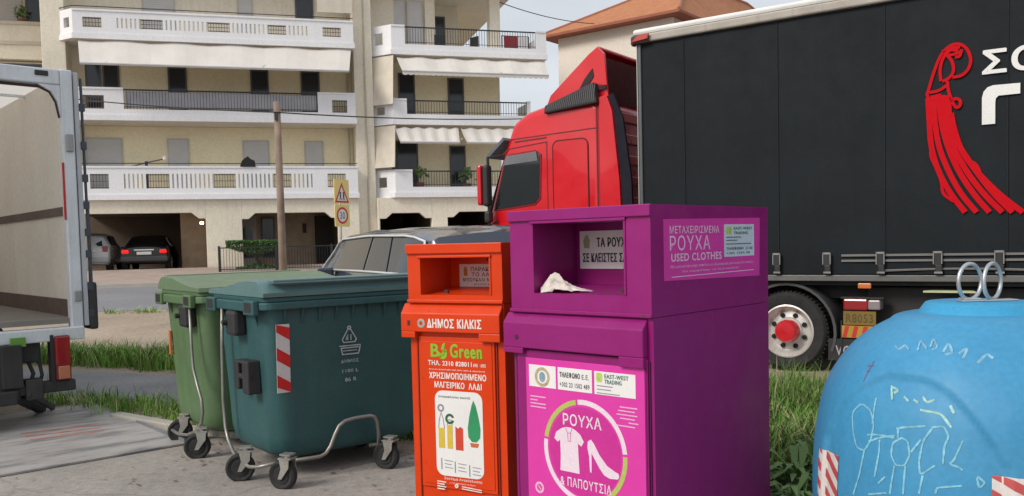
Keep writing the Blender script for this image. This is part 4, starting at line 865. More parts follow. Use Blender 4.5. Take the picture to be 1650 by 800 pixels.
for i in range(1, 4): mb.box(-BWd+.04, -.04, i*1.4, i*1.4+.03, 3.21, 3.235)
mb.build_each('roof_bow', alu, K)
MB().box(-BWd+.05, -.05, .0, 5.5, .95, 1.0).build('floor', M('box_floor', (.22, .2, .18), .8), K)
MB().box(-.066, -.05, .1, 5.48, 1.95, 2.03).box(-.060, -.05, .1, 5.48, 1.0, 1.16).build('load_rail', M('load_rail', (.13, .09, .08), .6), li)
fr = MB().box(-.105, .0, -.05, .06, .88, 3.265).box(-BWd, -BWd+.13, -.05, .06, .88, 3.265).box(-BWd+.13, -.105, -.05, .06, 3.12, 3.26).box(-BWd, .0, -.07, .06, .80, .92).build('rear_frame', alu, K, bevel=.012)
MB().tube([(-.108, .0, 2.83), (-.132, .0, 2.97), (-.182, .0, 3.06), (-.27, .0, 3.10), (-.9, .05, 3.11)], .014, 6).build('door_seal', M('seal_dark', (.06, .03, .04), .7), fr)
MB().box(-.12, -.105, -.055, -.04, 1.9, 2.42).build('red_strip', M('strip_red', (.5, .015, .02), .5), fr)
MB().prism_y([(-.106, 3.118), (-.106, 2.83), (-.13, 2.97), (-.18, 3.06), (-.29, 3.118)], -.045, .05).build('corner_gusset', alu, fr)
MB().box(-.31, -.2, -.065, -.05, 3.19, 3.235).build('clearance_lamp', blk, fr, bevel=.006)
MB().box(-.08, -.02, -.075, -.05, 2.52, 2.68).box(-.07, -.01, -.07, -.05, 1.15, 1.25).build('hinge', M('hinge_zinc', (.33, .34, .33), .5, metal=.5), fr, bevel=.008)
dr_ = MB().box(.012, .055, -.03, 2.1, .92, 3.25).build('open_door', M('door_white', (.5,.52,.55), .5, streak=.2), K, bevel=.006)
mb = MB().tube([(.075, -.02, .9), (.085, -.02, 1.6), (.08, -.02, 2.4), (.078, -.02, 3.2)], .013, 6)
mb.tube([(.105, .02, .9), (.105, .02, 2.0)], .011, 6)
for z in (1.0, 1.25, 1.55, 1.75, 2.0, 2.25, 2.55, 2.9): mb.box(.055, .10, -.045, -.005, z, z+.07)
mb.build('lock_rod', M('rod_dark', (.07, .08, .10), .5, metal=.4), dr_)
MB().box(.058, .135, -.04, .3, .88, 1.32).build('door_buffer', M('buffer_black', (.035, .035, .037), .7), dr_, bevel=.02)
tl = MB().box(-.27, -.135, -.10, -.02, .44, .85).build('tail_light', M('lamp_housing', (.12, .01, .015), .4), K, bevel=.02)
MB().box(-.262, -.142, -.112, -.098, .58, .84).build('red_lens', M('tail_lamp', (.28,.01,.015)), tl, bevel=.012)
MB().box(-.25, -.15, -.114, -.098, .455, .575).build('amber_lens', M('amber_pale', (.5, .18, .10), .3), tl, bevel=.012)
MB().box(-.30, -.272, -.08, .02, .42, .86).build('lamp_guard', blk, tl)
dk = M('grimy_black', (.028, .028, .03), .7, var=.3, vs=5, streak=.35, dirt=(.10, .09, .075))
MB().box(-BWd+.1, -.10, -.08, .05, .34, .44).build('bumper_bar', dk, K, bevel=.012)
MB().box(-.58, -.36, -.0, .35, .62, .84).box(-1.6, -.6, .1, .5, .6, .8).box(-BWd+.4, -BWd+.5, 0, 5.5, .6, .8).box(-.75, -.65, .0, 5.5, .6, .8).build('chassis', dk, K, bevel=.015)
mb = MB().tube([(-.46, .05, .64), (-.43, .0, .52), (-.48, .0, .38)], .02, 6).tube([(-.54, .05, .66), (-.57, .0, .5), (-.5, .0, .36)], .016, 6).tube([(-.38, .02, .66), (-.36, 0, .5), (-.42, .02, .3)], .018, 6)
mb.bar((-.62, -.05, .42), (-.62, -.05, .8), .16).bar((-.45, -.04, .3), (-.45, -.04, .48), .14).bar((-.78, .1, .3), (-.78, .1, .6), .1)
mb.build('hydraulics', dk, K, bevel=.008)
MB().bar((-.62, -.12, .36), (-.20, .72, .07), .07, .09).bar((-.50, -.12, .36), (-.10, .72, .07), .03, .06).bar((-1.7, -.12, .36), (-1.6, .72, .07), .07, .09).box(-2.2, -.60, -.16, -.06, .28, .40).build('lift_arm', dk, K, bevel=.01)
MB().box(-.62, -.50, -.1, .0, .78, .86).build('green_tag', M('green_plastic', (.12, .3, .05), .5), K)
# lowered platform
plm = bpy.data.materials.new('worn_platform'); plm.use_nodes = True; n = plm.node_tree.nodes; L = plm.node_tree.links; b = n['Principled BSDF']; b.inputs['Roughness'].default_value = .6; b.inputs['Metallic'].default_value = .25
tc = n.new('ShaderNodeTexCoord'); mp = n.new('ShaderNodeMapping'); mp.inputs['Scale'].default_value = (.8, 2.6, 1); mp.inputs['Rotation'].default_value = (0, 0, R(-58))
nz = n.new('ShaderNodeTexNoise'); nz.inputs['Scale'].default_value = 1.6; nz.inputs['Detail'].default_value = 10; nz.inputs['Roughness'].default_value = .65
rp = n.new('ShaderNodeValToRGB'); E_ = rp.color_ramp.elements; E_[0].position = .40; E_[0].color = (.19, .19, .20, 1); E_[1].position = .58; E_[1].color = (.40, .385, .38, 1); x_ = E_.new(.47); x_.color = (.33, .31, .30, 1)
L.new(tc.outputs['Object'], mp.inputs[0]); L.new(mp.outputs[0], nz.inputs['Vector']); L.new(nz.outputs['Fac'], rp.inputs[0]); L.new(rp.outputs[0], b.inputs['Base Color'])
pf = MB().prism_x([(-1.66, .012), (-1.66, .026), (.80, .062), (.85, .05), (.85, .012)], -2.5, .27).build('lift_platform', plm, K)
MB().box(.272, .29, -1.64, .84, .012, .058).build('platform_edge', M('edge_steel', (.25, .26, .28), .5, metal=.5), pf)
mb = MB()
for i in range(3): 
    a = .05+i*.16; mb.add([(-.02-i*.02, -.35-a, .0615-(a+.35+.8)*.0146+.0015), (-.62, -.25-a, .0615-(a+.25+.8)*.0146+.0015), (-.62, -.21-a, .0615-(a+.21+.8)*.0146+.0015), (-.02-i*.02, -.31-a, .0615-(a+.31+.8)*.0146+.0015)], [(0,1,2,3)])
mb.build('faded_red_marks', M('faded_red', (.42, .16, .13), .8, var=.5, vs=9), pf)
# wheels and cab of the box truck
for x in (-.25, -BWd+.25): wheel(K, 0, 0, 0, .4, .26, rim, 1) if False else None
def wheel_x(parent, x, y, z, r, w_):
    tp = [(r*.6, -w_/2), (r*.93, -w_/2), (r, -w_*.35), (r, w_*.35), (r*.93, w_/2), (r*.6, w_/2)]
    tw = MB().lathe(tp, 36, (x, y, z), 'x', cap=False).build('tyre', rubber, parent, smooth='auto'); MB().lathe([(.001, -w_*.3), (r*.6, -w_*.45), (r*.6, w_*.45), (.001, w_*.3)], 24, (x, y, z), 'x').build('rim', rim, tw, smooth='auto')
for y in (2.6, 6.6):
    for x in (-.28, -BWd+.28): wheel_x(K, x, y, .4, .4, .26)
MB().prism_x([(5.75, .5), (5.75, 2.3), (6.1, 2.45), (6.9, 2.4), (7.4, 1.5), (7.5, .5)], -BWd+.15, -.15).build('cab', M('shell_white', (.6,.6,.6)), K, bevel=.06)

# ================================================================== wheeled bins
def make_bin(label_, body_c, lid_c, loc, rot, mirror=False, casters=None, sticker=True, rail_full=True):
    t = thing('wheeled_bin', label_, 'waste bin', loc, rot, 'four wheeled waste bins on the concrete pad')
    Lb, Wb = 1.26, .95
    bm_ = M(body_c[0], body_c[1], .5, var=.14, vs=2, streak=.35, dirt=body_c[2], bump=.06, bs=30, spec=.4)
    lm_ = M(lid_c[0], lid_c[1], .38, var=.1, vs=2, streak=.2, dirt=lid_c[2], spec=.5)
    # tapered body with rounded corners
    def ring(z, f, r): 
        ix = (1-f)*.5*.35; iy = (1-f)*.5*.35
        return [(x, y, z) for x, y in rrect(ix*Lb, iy*Wb, Lb-ix*Lb, Wb-iy*Wb, r, 6)]
    lv = [(.145, .10, .16), (.15, .45, .18), (.17, .68, .17), (.21, .79, .15), (.30, .84, .13), (.6, .89, .12), (.9, .95, .10), (1.14, .99, .08), (1.2, 1.0, .08)]
    rs = [ring(*q) for q in lv]; m_ = len(rs[0]); vs = [v for r_ in rs for v in r_]
    fs = [(i*m_+k, i*m_+(k+1)%m_, (i+1)*m_+(k+1)%m_, (i+1)*m_+k) for i in range(len(rs)-1) for k in range(m_)]+[tuple(range(m_))[::-1], tuple((len(rs)-1)*m_+k for k in range(m_))]
    body = MB().add(vs, fs).build('body', bm_, t, smooth='auto')
    # ribs under the rim and vertical mould lines
    mb = MB()
    for i in range(9):
        x = .12+i*(Lb-.24)/8; mb.prism_x([(-.028, 1.19), (0.0, 1.19), (.012, 1.08), (.0, 1.08)], x-.008, x+.008)
    for s in (0, Lb):
        for y in (.18, Wb-.18): mb.prism_y([(s, 1.2), (s+(-.03 if s == 0 else .03), 1.2), (s+(.01 if s == 0 else -.01), 1.04)], y-.008, y+.008)
    mb.build_each('rib', bm_, body)
    mb = MB()
    for x in (.36, .88): mb.box(x-.003, x+.003, .004+.012, .04, .75, 1.16)
    mb.build_each('mould_line', bm_, body)
    # rim
    rm = MB().prism_z(rrect(-.05, -.05, Lb+.05, Wb+.05, .09), 1.185, 1.235).prism_z(rrect(-.035, -.035, Lb+.035, Wb+.035, .09), 1.2351, 1.27).build('rim', bm_, t, bevel=.008)
    def yy(y): return Wb-y if mirror else y
    MB().box(-.09, -.045, yy(.02), yy(.2), 1.15, 1.25).box(-.09, -.045, yy(Wb-.2), yy(Wb-.02), 1.15, 1.25).box(-.075, -.045, yy(.2), yy(Wb-.2), 1.17, 1.24).build('lifting_lug', bm_, rm, bevel=.01)
    MB().box(-.0915, -.0905, yy(.05), yy(.17), 1.17, 1.235).box(-.0915, -.0905, yy(Wb-.17), yy(Wb-.05), 1.17, 1.235).build_each('lug_recess', blk, rm)
    # lid: high curved hump at the front, falling away to the hinge side
    prof_ = [(-.045, 1.272), (-.05, 1.30), (.02, 1.362), (.06, 1.38), (.22, 1.384), (.36, 1.375), (.50, 1.352), (.66, 1.328), (.80, 1.312), (.99, 1.305), (1.0, 1.272)]
    pr = [(yy(y), z) for y, z in prof_]
    lid = MB(); xs_ = [-.04, -.02, .02]+[.02+(Lb-.04)*i/10 for i in range(1, 11)]+[Lb+.02, Lb+.04]
    vs = []; k = len(pr)
    for i, x in enumerate(xs_):
        e2 = .94 if i in (0, len(xs_)-1) else 1
        vs += [(x, y, 1.272+(z-1.272)*e2) for y, z in pr]
    fs = [(i*k+j, (i+1)*k+j, (i+1)*k+j+1, i*k+j+1) for i in range(len(xs_)-1) for j in range(k-1)]+[tuple(range(k)), tuple((len(xs_)-1)*k+j for j in range(k))[::-1]]
    lid.add(vs, fs); lo = lid.build('lid', lm_, t, smooth='auto')
    MB().box(.02, Lb-.02, yy(-.075), yy(.02), 1.37, 1.387).build('lid_lip', lm_, lo, bevel=.006)
    mb = MB()
    for x in (.25, .62, 1.0): mb.box(x-.09, x+.09, yy(Wb-.02), yy(Wb+.06), 1.26, 1.30)
    mb.build_each('hinge', bm_, lo, bevel=.01)
    # trunnion cover and pedal on the end wall
    yc = .47 if not mirror else .70
    tr_ = MB().box(-.085, .01, yy(yc)-.09, yy(yc)+.09, 0.99, 1.17).build('trunnion_cover', blk, t, bevel=.025)
    MB().lathe([(.001, -.035), (.02, -.035), (.02, 0), (.001, 0)], 12, (-.08, yy(yc)+.06, 1.08), 'x').build('trunnion_pin', iron, tr_)
    return t, body, yy, blk
def caster(parent, x, y, ang, r=.098):
    c = MB(); a = Vector((math.cos(R(ang)), math.sin(R(ang)), 0)); p = Vector((-a.y, a.x, 0))
    w0 = Vector((x, y, r)); piv = w0-a*.05+Vector((0,0,.02))
    pts = []
    m_ = MB()
    # tyre as a lathe turned by hand about axis p
    vs = []; prof_ = [(.001, -.026), (r*.55, -.026), (r*.6, -.02), (r*.85, -.03), (r, -.02), (r, .02), (r*.85, .03), (r*.6, .02), (r*.55, .026), (.001, .026)]; seg = 28
    for (rr, h) in prof_:
        for k in range(seg): t_ = 2*math.pi*k/seg; vs.append(w0+a*rr*math.cos(t_)+Vector((0,0,rr*math.sin(t_)))+p*h)
    m_.add(vs, [(i*seg+k, i*seg+(k+1)%seg, (i+1)*seg+(k+1)%seg, (i+1)*seg+k) for i in range(len(prof_)-1) for k in range(seg)])
    cw = m_.build('caster', rubber, parent, smooth='auto')
    f = MB()
    for s in (-1, 1):
        o_ = p*.038*s
        q = [w0+o_+Vector((0,0,-.02))+a*.014, w0+o_+Vector((0,0,-.02))-a*.014, w0+o_-a*.07+Vector((0,0,r*.55)), w0+o_-a*.075+Vector((0,0,r+.012)), w0+o_+a*.0+Vector((0,0,r+.012)), w0+o_-a*.012+Vector((0,0,r*.5))]
        f.add([v for v in q]+[v+p*.005*s for v in q], [(0,1,2,3,4,5),(11,10,9,8,7,6)]+[(i, (i+1)%6, 6+(i+1)%6, 6+i) for i in range(6)])
    c0 = w0-a*.04+Vector((0,0,r+.018)); f.bar(c0-a*.045, c0+a*.05, .084, .010); f.lathe([(.024, 0), (.024, .025), (.001, .025)], 12, c0); f.bar(c0+Vector((0,0,.025))-a*.04, c0+Vector((0,0,.025))+a*.04, .07, .008)
    f.build('fork', M('fork_zinc', (.42, .41, .38), .4, metal=.7, streak=.4, dirt=(.2,.14,.09)), cw)
    f = MB().bar(w0-p*.04, w0+p*.04, .022).build('axle_bolt', iron, cw)
    return cw
N0 = (-1.635, 5.787, 0)
TEAL = (('teal_plastic', (.028, .092, .097), (.022, .05, .055)), ('teal_lid_sky_sheen', (.10, .19, .195), (.16, .2, .2)))  # lid teal lightened: the sky's reflection on its top is put into the colour
GRN = (('green_plastic_faded', (.095, .165, .075), (.06, .10, .05)), ('green_lid_plastic', (.13, .20, .11), (.16, .2, .14)))
t, body, yy, _ = make_bin('dark teal wheeled bin with a red and white hazard sticker, nearer of the two', *TEAL, N0, 38)
tubem = M('galvanised_tube', (.29, .28, .26), .42, metal=.6, var=.15, vs=8, streak=.3, dirt=(.22, .16, .1))
# pedal bar round the end and the hoop on the long side
MB().tube([(-.06, .67, 1.18), (-.065, .69, .9), (-.065, .71, .5), (-.06, .70, .30), (-.065, .64, .22), (-.08, .52, .165), (-.09, .42, .135), (-.10, .28, .12), (-.10, .15, .12), (-.08, .05, .135), (-.02, -.01, .155), (.06, -.01, .15), (.12, -.01, .15)], .013, 8).build('pedal_bar', tubem, t, smooth=True)
MB().tube([(.12, -.01, .15), (.25, -.02, .15), (.33, -.03, .15), (.375, -.03, .165), (.41, -.035, .21), (.445, -.04, .29), (.475, -.045, .345), (.52, -.045, .372), (.60, -.045, .382), (.72, -.045, .382), (.755, -.045, .37), (.775, -.045, .33), (.788, -.04, .24), (.79, -.03, .165), (.75, .03, .15)], .014, 8).build('foot_hoop', tubem, t, smooth=True)
# black comb block on the end wall
hb = MB(); 
for (y0, y1, z0, z1) in ((.37, .445, .62, .82), (.19, .30, .60, .83), (.29, .38, .70, .735), (.22, .445, .805, .825)): hb.box(-.075, .02, y0, y1, z0, z1)
hb.box(-.06, -.03, .19, .445, .69, .735)
hb.build('comb_bracket', blk, t, bevel=.01)
ob = (0,0,0)
# hazard sticker leaning with the wall (body tapers): plane axes follow the slope
def sidey(z): return (1-(.83+.17*(z-.30)/.90))*.5*.35*.95-.001
ez = Vector((0, sidey(1.08)-sidey(.62), .46)).normalized()
so_ = Vector((.055, sidey(.62)-.010, .62))
st_ = MB().plate([(0, 0), (.095, 0), (.095, .465), (0, .465)], so_, X3, ez, .004).build('hazard_sticker', M('reflective_white', (.55, .55, .56), .4, var=.15, streak=.3, dirt=(.3,.3,.3)), t)
mb = MB(); so2 = so_+Vector((0,-.0045,0))
for (zb) in (-.02, .165, .355): mb.plate([(0, max(0, zb+.06)), (.095, max(0, zb)), (.095, min(.465, zb+.085)), (0, min(.465, zb+.145))], so2, X3, ez, .001)
mb.build('red_stripe', M('reflective_red', (.52, .02, .02), .4, var=.15), st_)
# recycling emblem
eo = Vector((.60, sidey(.86)-.006, .86)); em = MB(); wt = .008
em.stroke([(-.045, .06), (-.055, .08), (-.03, .12), (-.012, .15), (0, .158), (.012, .15), (.03, .12), (.055, .08), (.045, .06), (-.045, .06)], wt, eo, X3, ez, .003)
em.arc(0, .162, .008, .016, 0, 360, eo, X3, ez, .003).stroke([(-.013, .075), (-.013, .115)], .007, eo, X3, ez, .003).stroke([(.013, .075), (.013, .115)], .007, eo, X3, ez, .003).stroke([(-.028, .075), (-.02, .10)], .006, eo, X3, ez, .003)
em.stroke([(-.08, .035), (.085, .035), (.08, .005), (.07, -.025), (-.055, -.025), (-.065, .02), (.075, .02)], wt, eo, X3, ez, .003)
em.stroke([(-.05, 0), (.06, 0)], .006, eo, X3, ez, .003)
em.build('recycling_emblem', M('stencil_white', (.38, .45, .48), .7, var=.3, vs=25), t); em = MB()
em.text('ΔΗΜΟΣ', -.07, -.085, .14, .024, eo, X3, ez, .004); em.text('1100 L', -.06, -.155, .125, .024, eo, X3, ez, .004); em.text('86 R', -.04, -.22, .09, .028, eo, X3, ez, .004)
em.build('lettering', M('stencil_white', (.38, .45, .48), .7, var=.3, vs=25), t)
for a in ((.02, -.12, 122), (.79, -.14, 118), (-.12, .27, 150), (.98, .62, 140)): caster(t, *a)
off = Vector((-math.sin(R(38)), math.cos(R(38)), 0))*1.19
g, body, yy, _ = make_bin('faded green wheeled bin standing behind the teal bin', *GRN, Vector(N0)+off+Vector((-.02, -.02, 0)), 38, mirror=True)
MB().tube([(-.06, .12, 1.16), (-.065, .10, .85), (-.065, .08, .68), (-.065, -.0, .56), (-.065, -.08, .46), (-.065, -.10, .36), (-.065, -.06, .28), (-.075, .06, .19), (-.09, .22, .14), (-.1, .40, .12), (-.09, .6, .12)], .012, 8).build('pedal_bar', tubem, g, smooth=True)
MB().box(-.01, .004, .82, .86, .72, .92).build('orange_reflector', M('orange_reflector', (.6, .15, .04), .4), g)
for a in ((-.10, -.05, 150), (.98, .2, 140), (-.02, .62, 150), (1.0, .8, 140)): caster(g, *a)

# ================================================================== orange cooking-oil container
OR = M('orange_steel', (.62, .042, .001), .38, spec=.3, var=.05, vs=1.5, coat=.0, wear=1, fine=.02, streak=.12, dirt=(.3, .03, .01)); ORd = OR
wt_ = M('sticker_white', (.72, .71, .70), .45, var=.05, fine=.02); ink = M('ink_black', (.03, .03, .03), .6); wink = M('ink_white', (.78, .70, .66), .55, var=.1, vs=30)
bolt = M('bolt_hole', (.05, .012, .03), .7)
def bank(name, label_, cat, loc, rot, Wd, D, Ht, mat, op, hood0, band, panel_x):
    """steel deposit container; op=(x0,x1,z0,z1) opening, hood0 = underside of upper hood, band=(z0,z1) projecting band"""
    t = thing(name, label_, cat, loc, rot, None)
    x0, x1, z0, z1 = op; th = .004
    h = MB(); f = .03                                    # upper hood hollow with a lined recess
    h.box(0, x0, 0, f, hood0, Ht-.045).box(x1, Wd, 0, f, hood0, Ht-.045).box(x0, x1, 0, f, z1, Ht-.045).box(x0, x1, 0, f, hood0, z0)
    h.box(0, f, f, D, hood0, Ht-.045).box(Wd-f, Wd, f, D, hood0, Ht-.045).box(f, Wd-f, D-f, D, hood0, Ht-.045)
    h.box(0, Wd, 0, D, Ht-.045, Ht-.001)
    hood = h.build('hood', mat, t)
    rc = MB(); rd = min(.36, D*.61)
    rc.box(x0-.02, x0-.001, f, rd, z0-.02, z1+.02).box(x1+.001, x1+.02, f, rd, z0-.02, z1+.02).box(x0-.02, x1+.02, rd, rd+.015, z0-.02, z1+.02)
    rc.prism_x([(f, z0-.02), (rd, z0-.02), (rd, z0+.03), (f, z0-.004)], x0, x1).box(x0, x1, f, rd, z1+.001, z1+.015)
    rec = rc.build('chute', mat, hood)
    MB().box(-.006, Wd+.006, -.016, .006, Ht-.055, Ht).build('top_flange', mat, hood, bevel=.004)
    MB().box(-.004, Wd+.004, -.012, 0, hood0, hood0+.018).build('lower_lip', mat, hood, bevel=.003)
    MB().box(x0-.015, x1+.015, -.012, 0, z1, z1+.014).box(x1, x1+.012, -.006, 0, z0, z1).build('opening_lip', mat, hood, bevel=.003)
    b_ = MB().box(.0, Wd, .012, D, .12, hood0-.003).build('body', mat, t)
    return t, hood, rec, b_
OA = Vector((-.6, 5.04, 0)); OW, OD, OH = .62, .55, 1.60
O, hood, rec, ob_ = bank('oil_bank', 'narrow orange used cooking oil container beside the purple one', 'recycling container', OA, -28, OW, OD, OH, OR, (.085, .54, 1.31, 1.52), 1.265, None, None)
o0 = (0,0,0)
bnd = MB().prism_x([(.012, 1.262), (-.035, 1.205), (-.035, 1.10), (.012, 1.10)], -.035, OW-.005).build('band', OR, O, bevel=.005)
MB().box(-.035, .06, -.034, .012, 1.065, 1.10).box(OW-.14, OW-.005, -.034, .012, 1.055, 1.10).build_each('band_foot', OR, bnd, bevel=.004)
MB().box(.01, .03, -.0355, -.03, 1.135, 1.165).build('keyhole', bolt, bnd)
dor = MB().box(.06, OW-.06, -.0, .012, .2, 1.07).box(.075, OW-.075, -.004, .0, .22, 1.045).build('door', OR, O, bevel=.004)
MB().box(.045, .052, .004, .0125, .13, 1.06).box(OW-.052, OW-.045, .004, .0125, .13, 1.06).build_each('door_gap', M('gap_orange', (.2, .012, .003), .7), O)
# recess notice and bolts
nb = MB().box(.335, .60, .295, .325, 1.36, 1.475).build('notice', wt_, rec) if False else MB().plate([(0, 0), (.30, 0), (.30, .142), (0, .142)], (.148, .333, 1.332), X3, Z3, .003).build('notice', wt_, rec)
mb = MB(); q0 = (.148, .3298, 1.334)
mb.text('ΠΑΡΑΚΑΛΩ', .08, .098, .20, .024, q0, X3, Z3).text('ΤΟ ΛΑΔΙ', .085, .066, .16, .024, q0, X3, Z3).text('ΜΠΟΥΚΑΛΙ ΝΕΡΟΥ', .025, .036, .26, .021, q0, X3, Z3).text('κλειστό καλά', .10, .014, .15, .012, q0, X3, Z3)
mb.build('lettering', ink, nb)
MB().plate([(.03, .07), (.055, .07), (.055, .105), (.048, .125), (.037, .125), (.03, .105)], q0, X3, Z3, .001).build('bottle_picture', M('oil_amber', (.45, .22, .03), .5), nb)
MB().lathe([(.001, -.01), (.015, -.01), (.015, 0), (.001, 0)], 8, (.20, .10, 1.322), 'y').lathe([(.001, -.01), (.018, -.01), (.018, 0), (.001, 0)], 8, (.50, .10, 1.322), 'y').lathe([(.001, -.01), (.014, -.01), (.014, 0), (.001, 0)], 8, (.36, .325, 1.50), 'y').build_each('bolt_head', bolt, rec)
# writing on band and door
bo = (0, -.0355, 0)
mb = MB().text('ΔΗΜΟΣ ΚΙΛΚΙΣ', .145, 1.125, .355, .052, bo, X3, Z3, .0012, .03); mb.build('lettering', wink, bnd)
mb = MB().arc(.105, 1.15, .012, .026, 0, 360, bo, X3, Z3, .001); mb.build('town_crest', M('crest_grey', (.30, .36, .33), .6, var=.3, vs=40), bnd)
do = (0, -.0045, 0)
mb = MB(); mb.text('B', .145, .955, .055, .075, do, X3, Z3, .0012, .05); mb.arc(.225, .975, .012, .03, -200, 80, do, X3, Z3).plate([(.215, 1.0), (.235, .995), (.245, 1.04), (.225, 1.03)], do, X3, Z3).stroke([(.205, .955), (.25, 1.0)], .012, do, X3, Z3)
mb.text('Green', .275, .955, .205, .078, do, X3, Z3, .0012, .04); mb.build('green_lettering', M('ink_green', (.20, .42, .02), .5), dor)
mb = MB(); mb.text('ΤΗΛ. 2310 828011', .125, .908, .29, .028, do, X3, Z3, .0012, .03).text('6981 · 6983', .425, .908, .08, .02, do, X3, Z3)
mb.text('Δωρεάν παραλαβή από κάθε σπίτι & επιχείρηση', .13, .88, .37, .010, do, X3, Z3)
mb.text('ΧΡΗΣΙΜΟΠΟΙΗΜΕΝΟ', .13, .832, .375, .036, do, X3, Z3, .0012, .03).text('ΜΑΓΕΙΡΙΚΟ  ΛΑΔΙ', .165, .78, .31, .036, do, X3, Z3, .0012, .03)
mb.text('Σύστημα Ανακύκλωσης', .215, .25, .25, .018, do, X3, Z3).text('με την υποστήριξη του δήμου', .25, .232, .17, .009, do, X3, Z3)
for i in range(4): mb.stroke([(.165, .238-i*.014), (.225-.01*(i%2), .236-i*.014)], .006, do, X3, Z3)
for i in range(2): mb.stroke([(.33, .222-i*.012), (.46, .214-i*.012)], .005, do, X3, Z3)
mb.arc(.295, .222, .004, .012, 0, 360, do, X3, Z3)
mb.build('lettering', wink, dor)
pp = MB().plate(rrect(.165, .275, .478, .765, .05), do, X3, Z3, .0015).build('picture_panel', wt_, dor)
po = (0, -.0062, 0)
MB().text('ανακυκλώνω σωστά', .19, .725, .21, .014, po, X3, Z3).build('lettering', M('ink_darkgreen', (.02, .10, .04), .6), pp)
yel = M('oil_yellow', (.60, .42, .04), .5)
MB().plate([(.185, .435), (.225, .435), (.225, .55), (.185, .55)], po, X3, Z3).plate([(.243, .435), (.278, .435), (.278, .57), (.243, .57)], po, X3, Z3).build_each('oil_jar_picture', yel, pp)
MB().plate([(.298, .43), (.348, .43), (.348, .555), (.33, .565), (.315, .552), (.298, .565)], po, X3, Z3).build('red_bag_picture', M('bag_red', (.55, .05, .02), .5), pp)
mb = MB().stroke([(.185, .55), (.192, .60), (.205, .64), (.218, .60), (.225, .55)], .004, po, X3, Z3).stroke([(.243, .57), (.25, .60), (.268, .60), (.278, .57)], .004, po, X3, Z3).arc(.203, .665, .012, .022, 0, 360, po, X3, Z3)
mb.build('outline_picture', M('ink_grey', (.25, .25, .27), .6), pp)
MB().arc(.262, .605, .016, .03, 20, 340, po, X3, Z3).build('green_loop_picture', M('ink_darkgreen', (.02, .10, .04), .6), pp)
# plain green drop in place of the printed figure
MB().plate([(.42, .72), (.435, .69), (.452, .62), (.462, .56), (.458, .51), (.435, .485), (.405, .485), (.383, .51), (.380, .56), (.392, .63), (.408, .69)], po, X3, Z3).build('green_drop_picture', M('drop_green', (.02, .26, .10), .5), pp)
MB().plate([(.392, .478), (.45, .478), (.442, .455), (.40, .455)], po, X3, Z3).build('orange_base_picture', M('drop_orange', (.5, .12, .04), .5), pp)
mb = MB()
for i, x in enumerate((.20, .29, .385)):
    for j in range(3): mb.stroke([(x+.02, .365-i*.012-j*.02), (x+.075-.01*(j%2), .362-i*.012-j*.02)], .004, po, X3, Z3)
    mb.stroke([(x, .375-i*.012), (x, .31-i*.012)], .006, po, X3, Z3)
mb.build('caption_lines', M('ink_grey', (.25,.25,.27)), pp)
MB().lathe([(.025, 0), (.025, .12), (.001, .12)], 10, (.06, .08, 0)).lathe([(.025, 0), (.025, .12), (.001, .12)], 10, (OW-.06, .08, 0)).lathe([(.025, 0), (.025, .12), (.001, .12)], 10, (.06, OD-.08, 0)).lathe([(.025, 0), (.025, .12), (.001, .12)], 10, (OW-.06, OD-.08, 0)).build_each('foot', blk, O)

# ================================================================== purple clothes container
PU = M('purple_steel', (.25, .010, .145), .38, spec=.3, var=.06, vs=1.5, coat=.0, wear=1, fine=.02, streak=.12, dirt=(.10, .01, .08))
PW, PD, PH = .88, 1.15, 1.76; PA = Vector((-.004, 4.6, 0))
P_, hood, rec, pb = bank('clothes_bank', 'large purple used clothes container with pink labels beside the orange one', 'recycling container', PA, -43, PW, PD, PH, PU, (.16, .73, 1.335, 1.69), 1.235, None, None)
bnd = MB().prism_x([(.012, 1.232), (-.034, 1.18), (-.034, 1.05), (.012, 1.05)], -.035, PW-.03).build('band', PU, P_, bevel=.005)
MB().box(-.035, .10, -.033, .012, 1.02, 1.05).box(PW-.17, PW-.03, -.033, .012, 1.0, 1.05).build_each('band_foot', PU, bnd, bevel=.004)
MB().lathe([(.001, 0), (.012, 0), (.012, .004), (.001, .004)], 12, (.06, -.038, 1.105), 'y').build('keyhole', bolt, bnd)
dor = MB().box(.035, PW-.025, -.006, .012, .2, 1.04).build('door', PU, P_, bevel=.004)
MB().box(.095, PW-.032, -.010, -.006, .21, 1.0).build('door_skin', PU, dor, bevel=.002)
MB().box(.02, .026, .004, .0125, .13, 1.04).box(PW-.022, PW-.017, .004, .0125, .13, 1.03).build_each('door_gap', M('gap_purple', (.06, .004, .04), .7), P_)
pink_ = M('label_magenta', (.62, .035, .33), .45, var=.04, fine=.02)
lb = MB().plate([(.102, .23), (.842, .23), (.842, 1.0), (.102, 1.0)], (0, -.0105, 0), X3, Z3, .0015).build('front_label', pink_, dor)
lo_ = (0, -.0122, 0)
bx = [(.124, .305), (.318, .535), (.55, .792)]
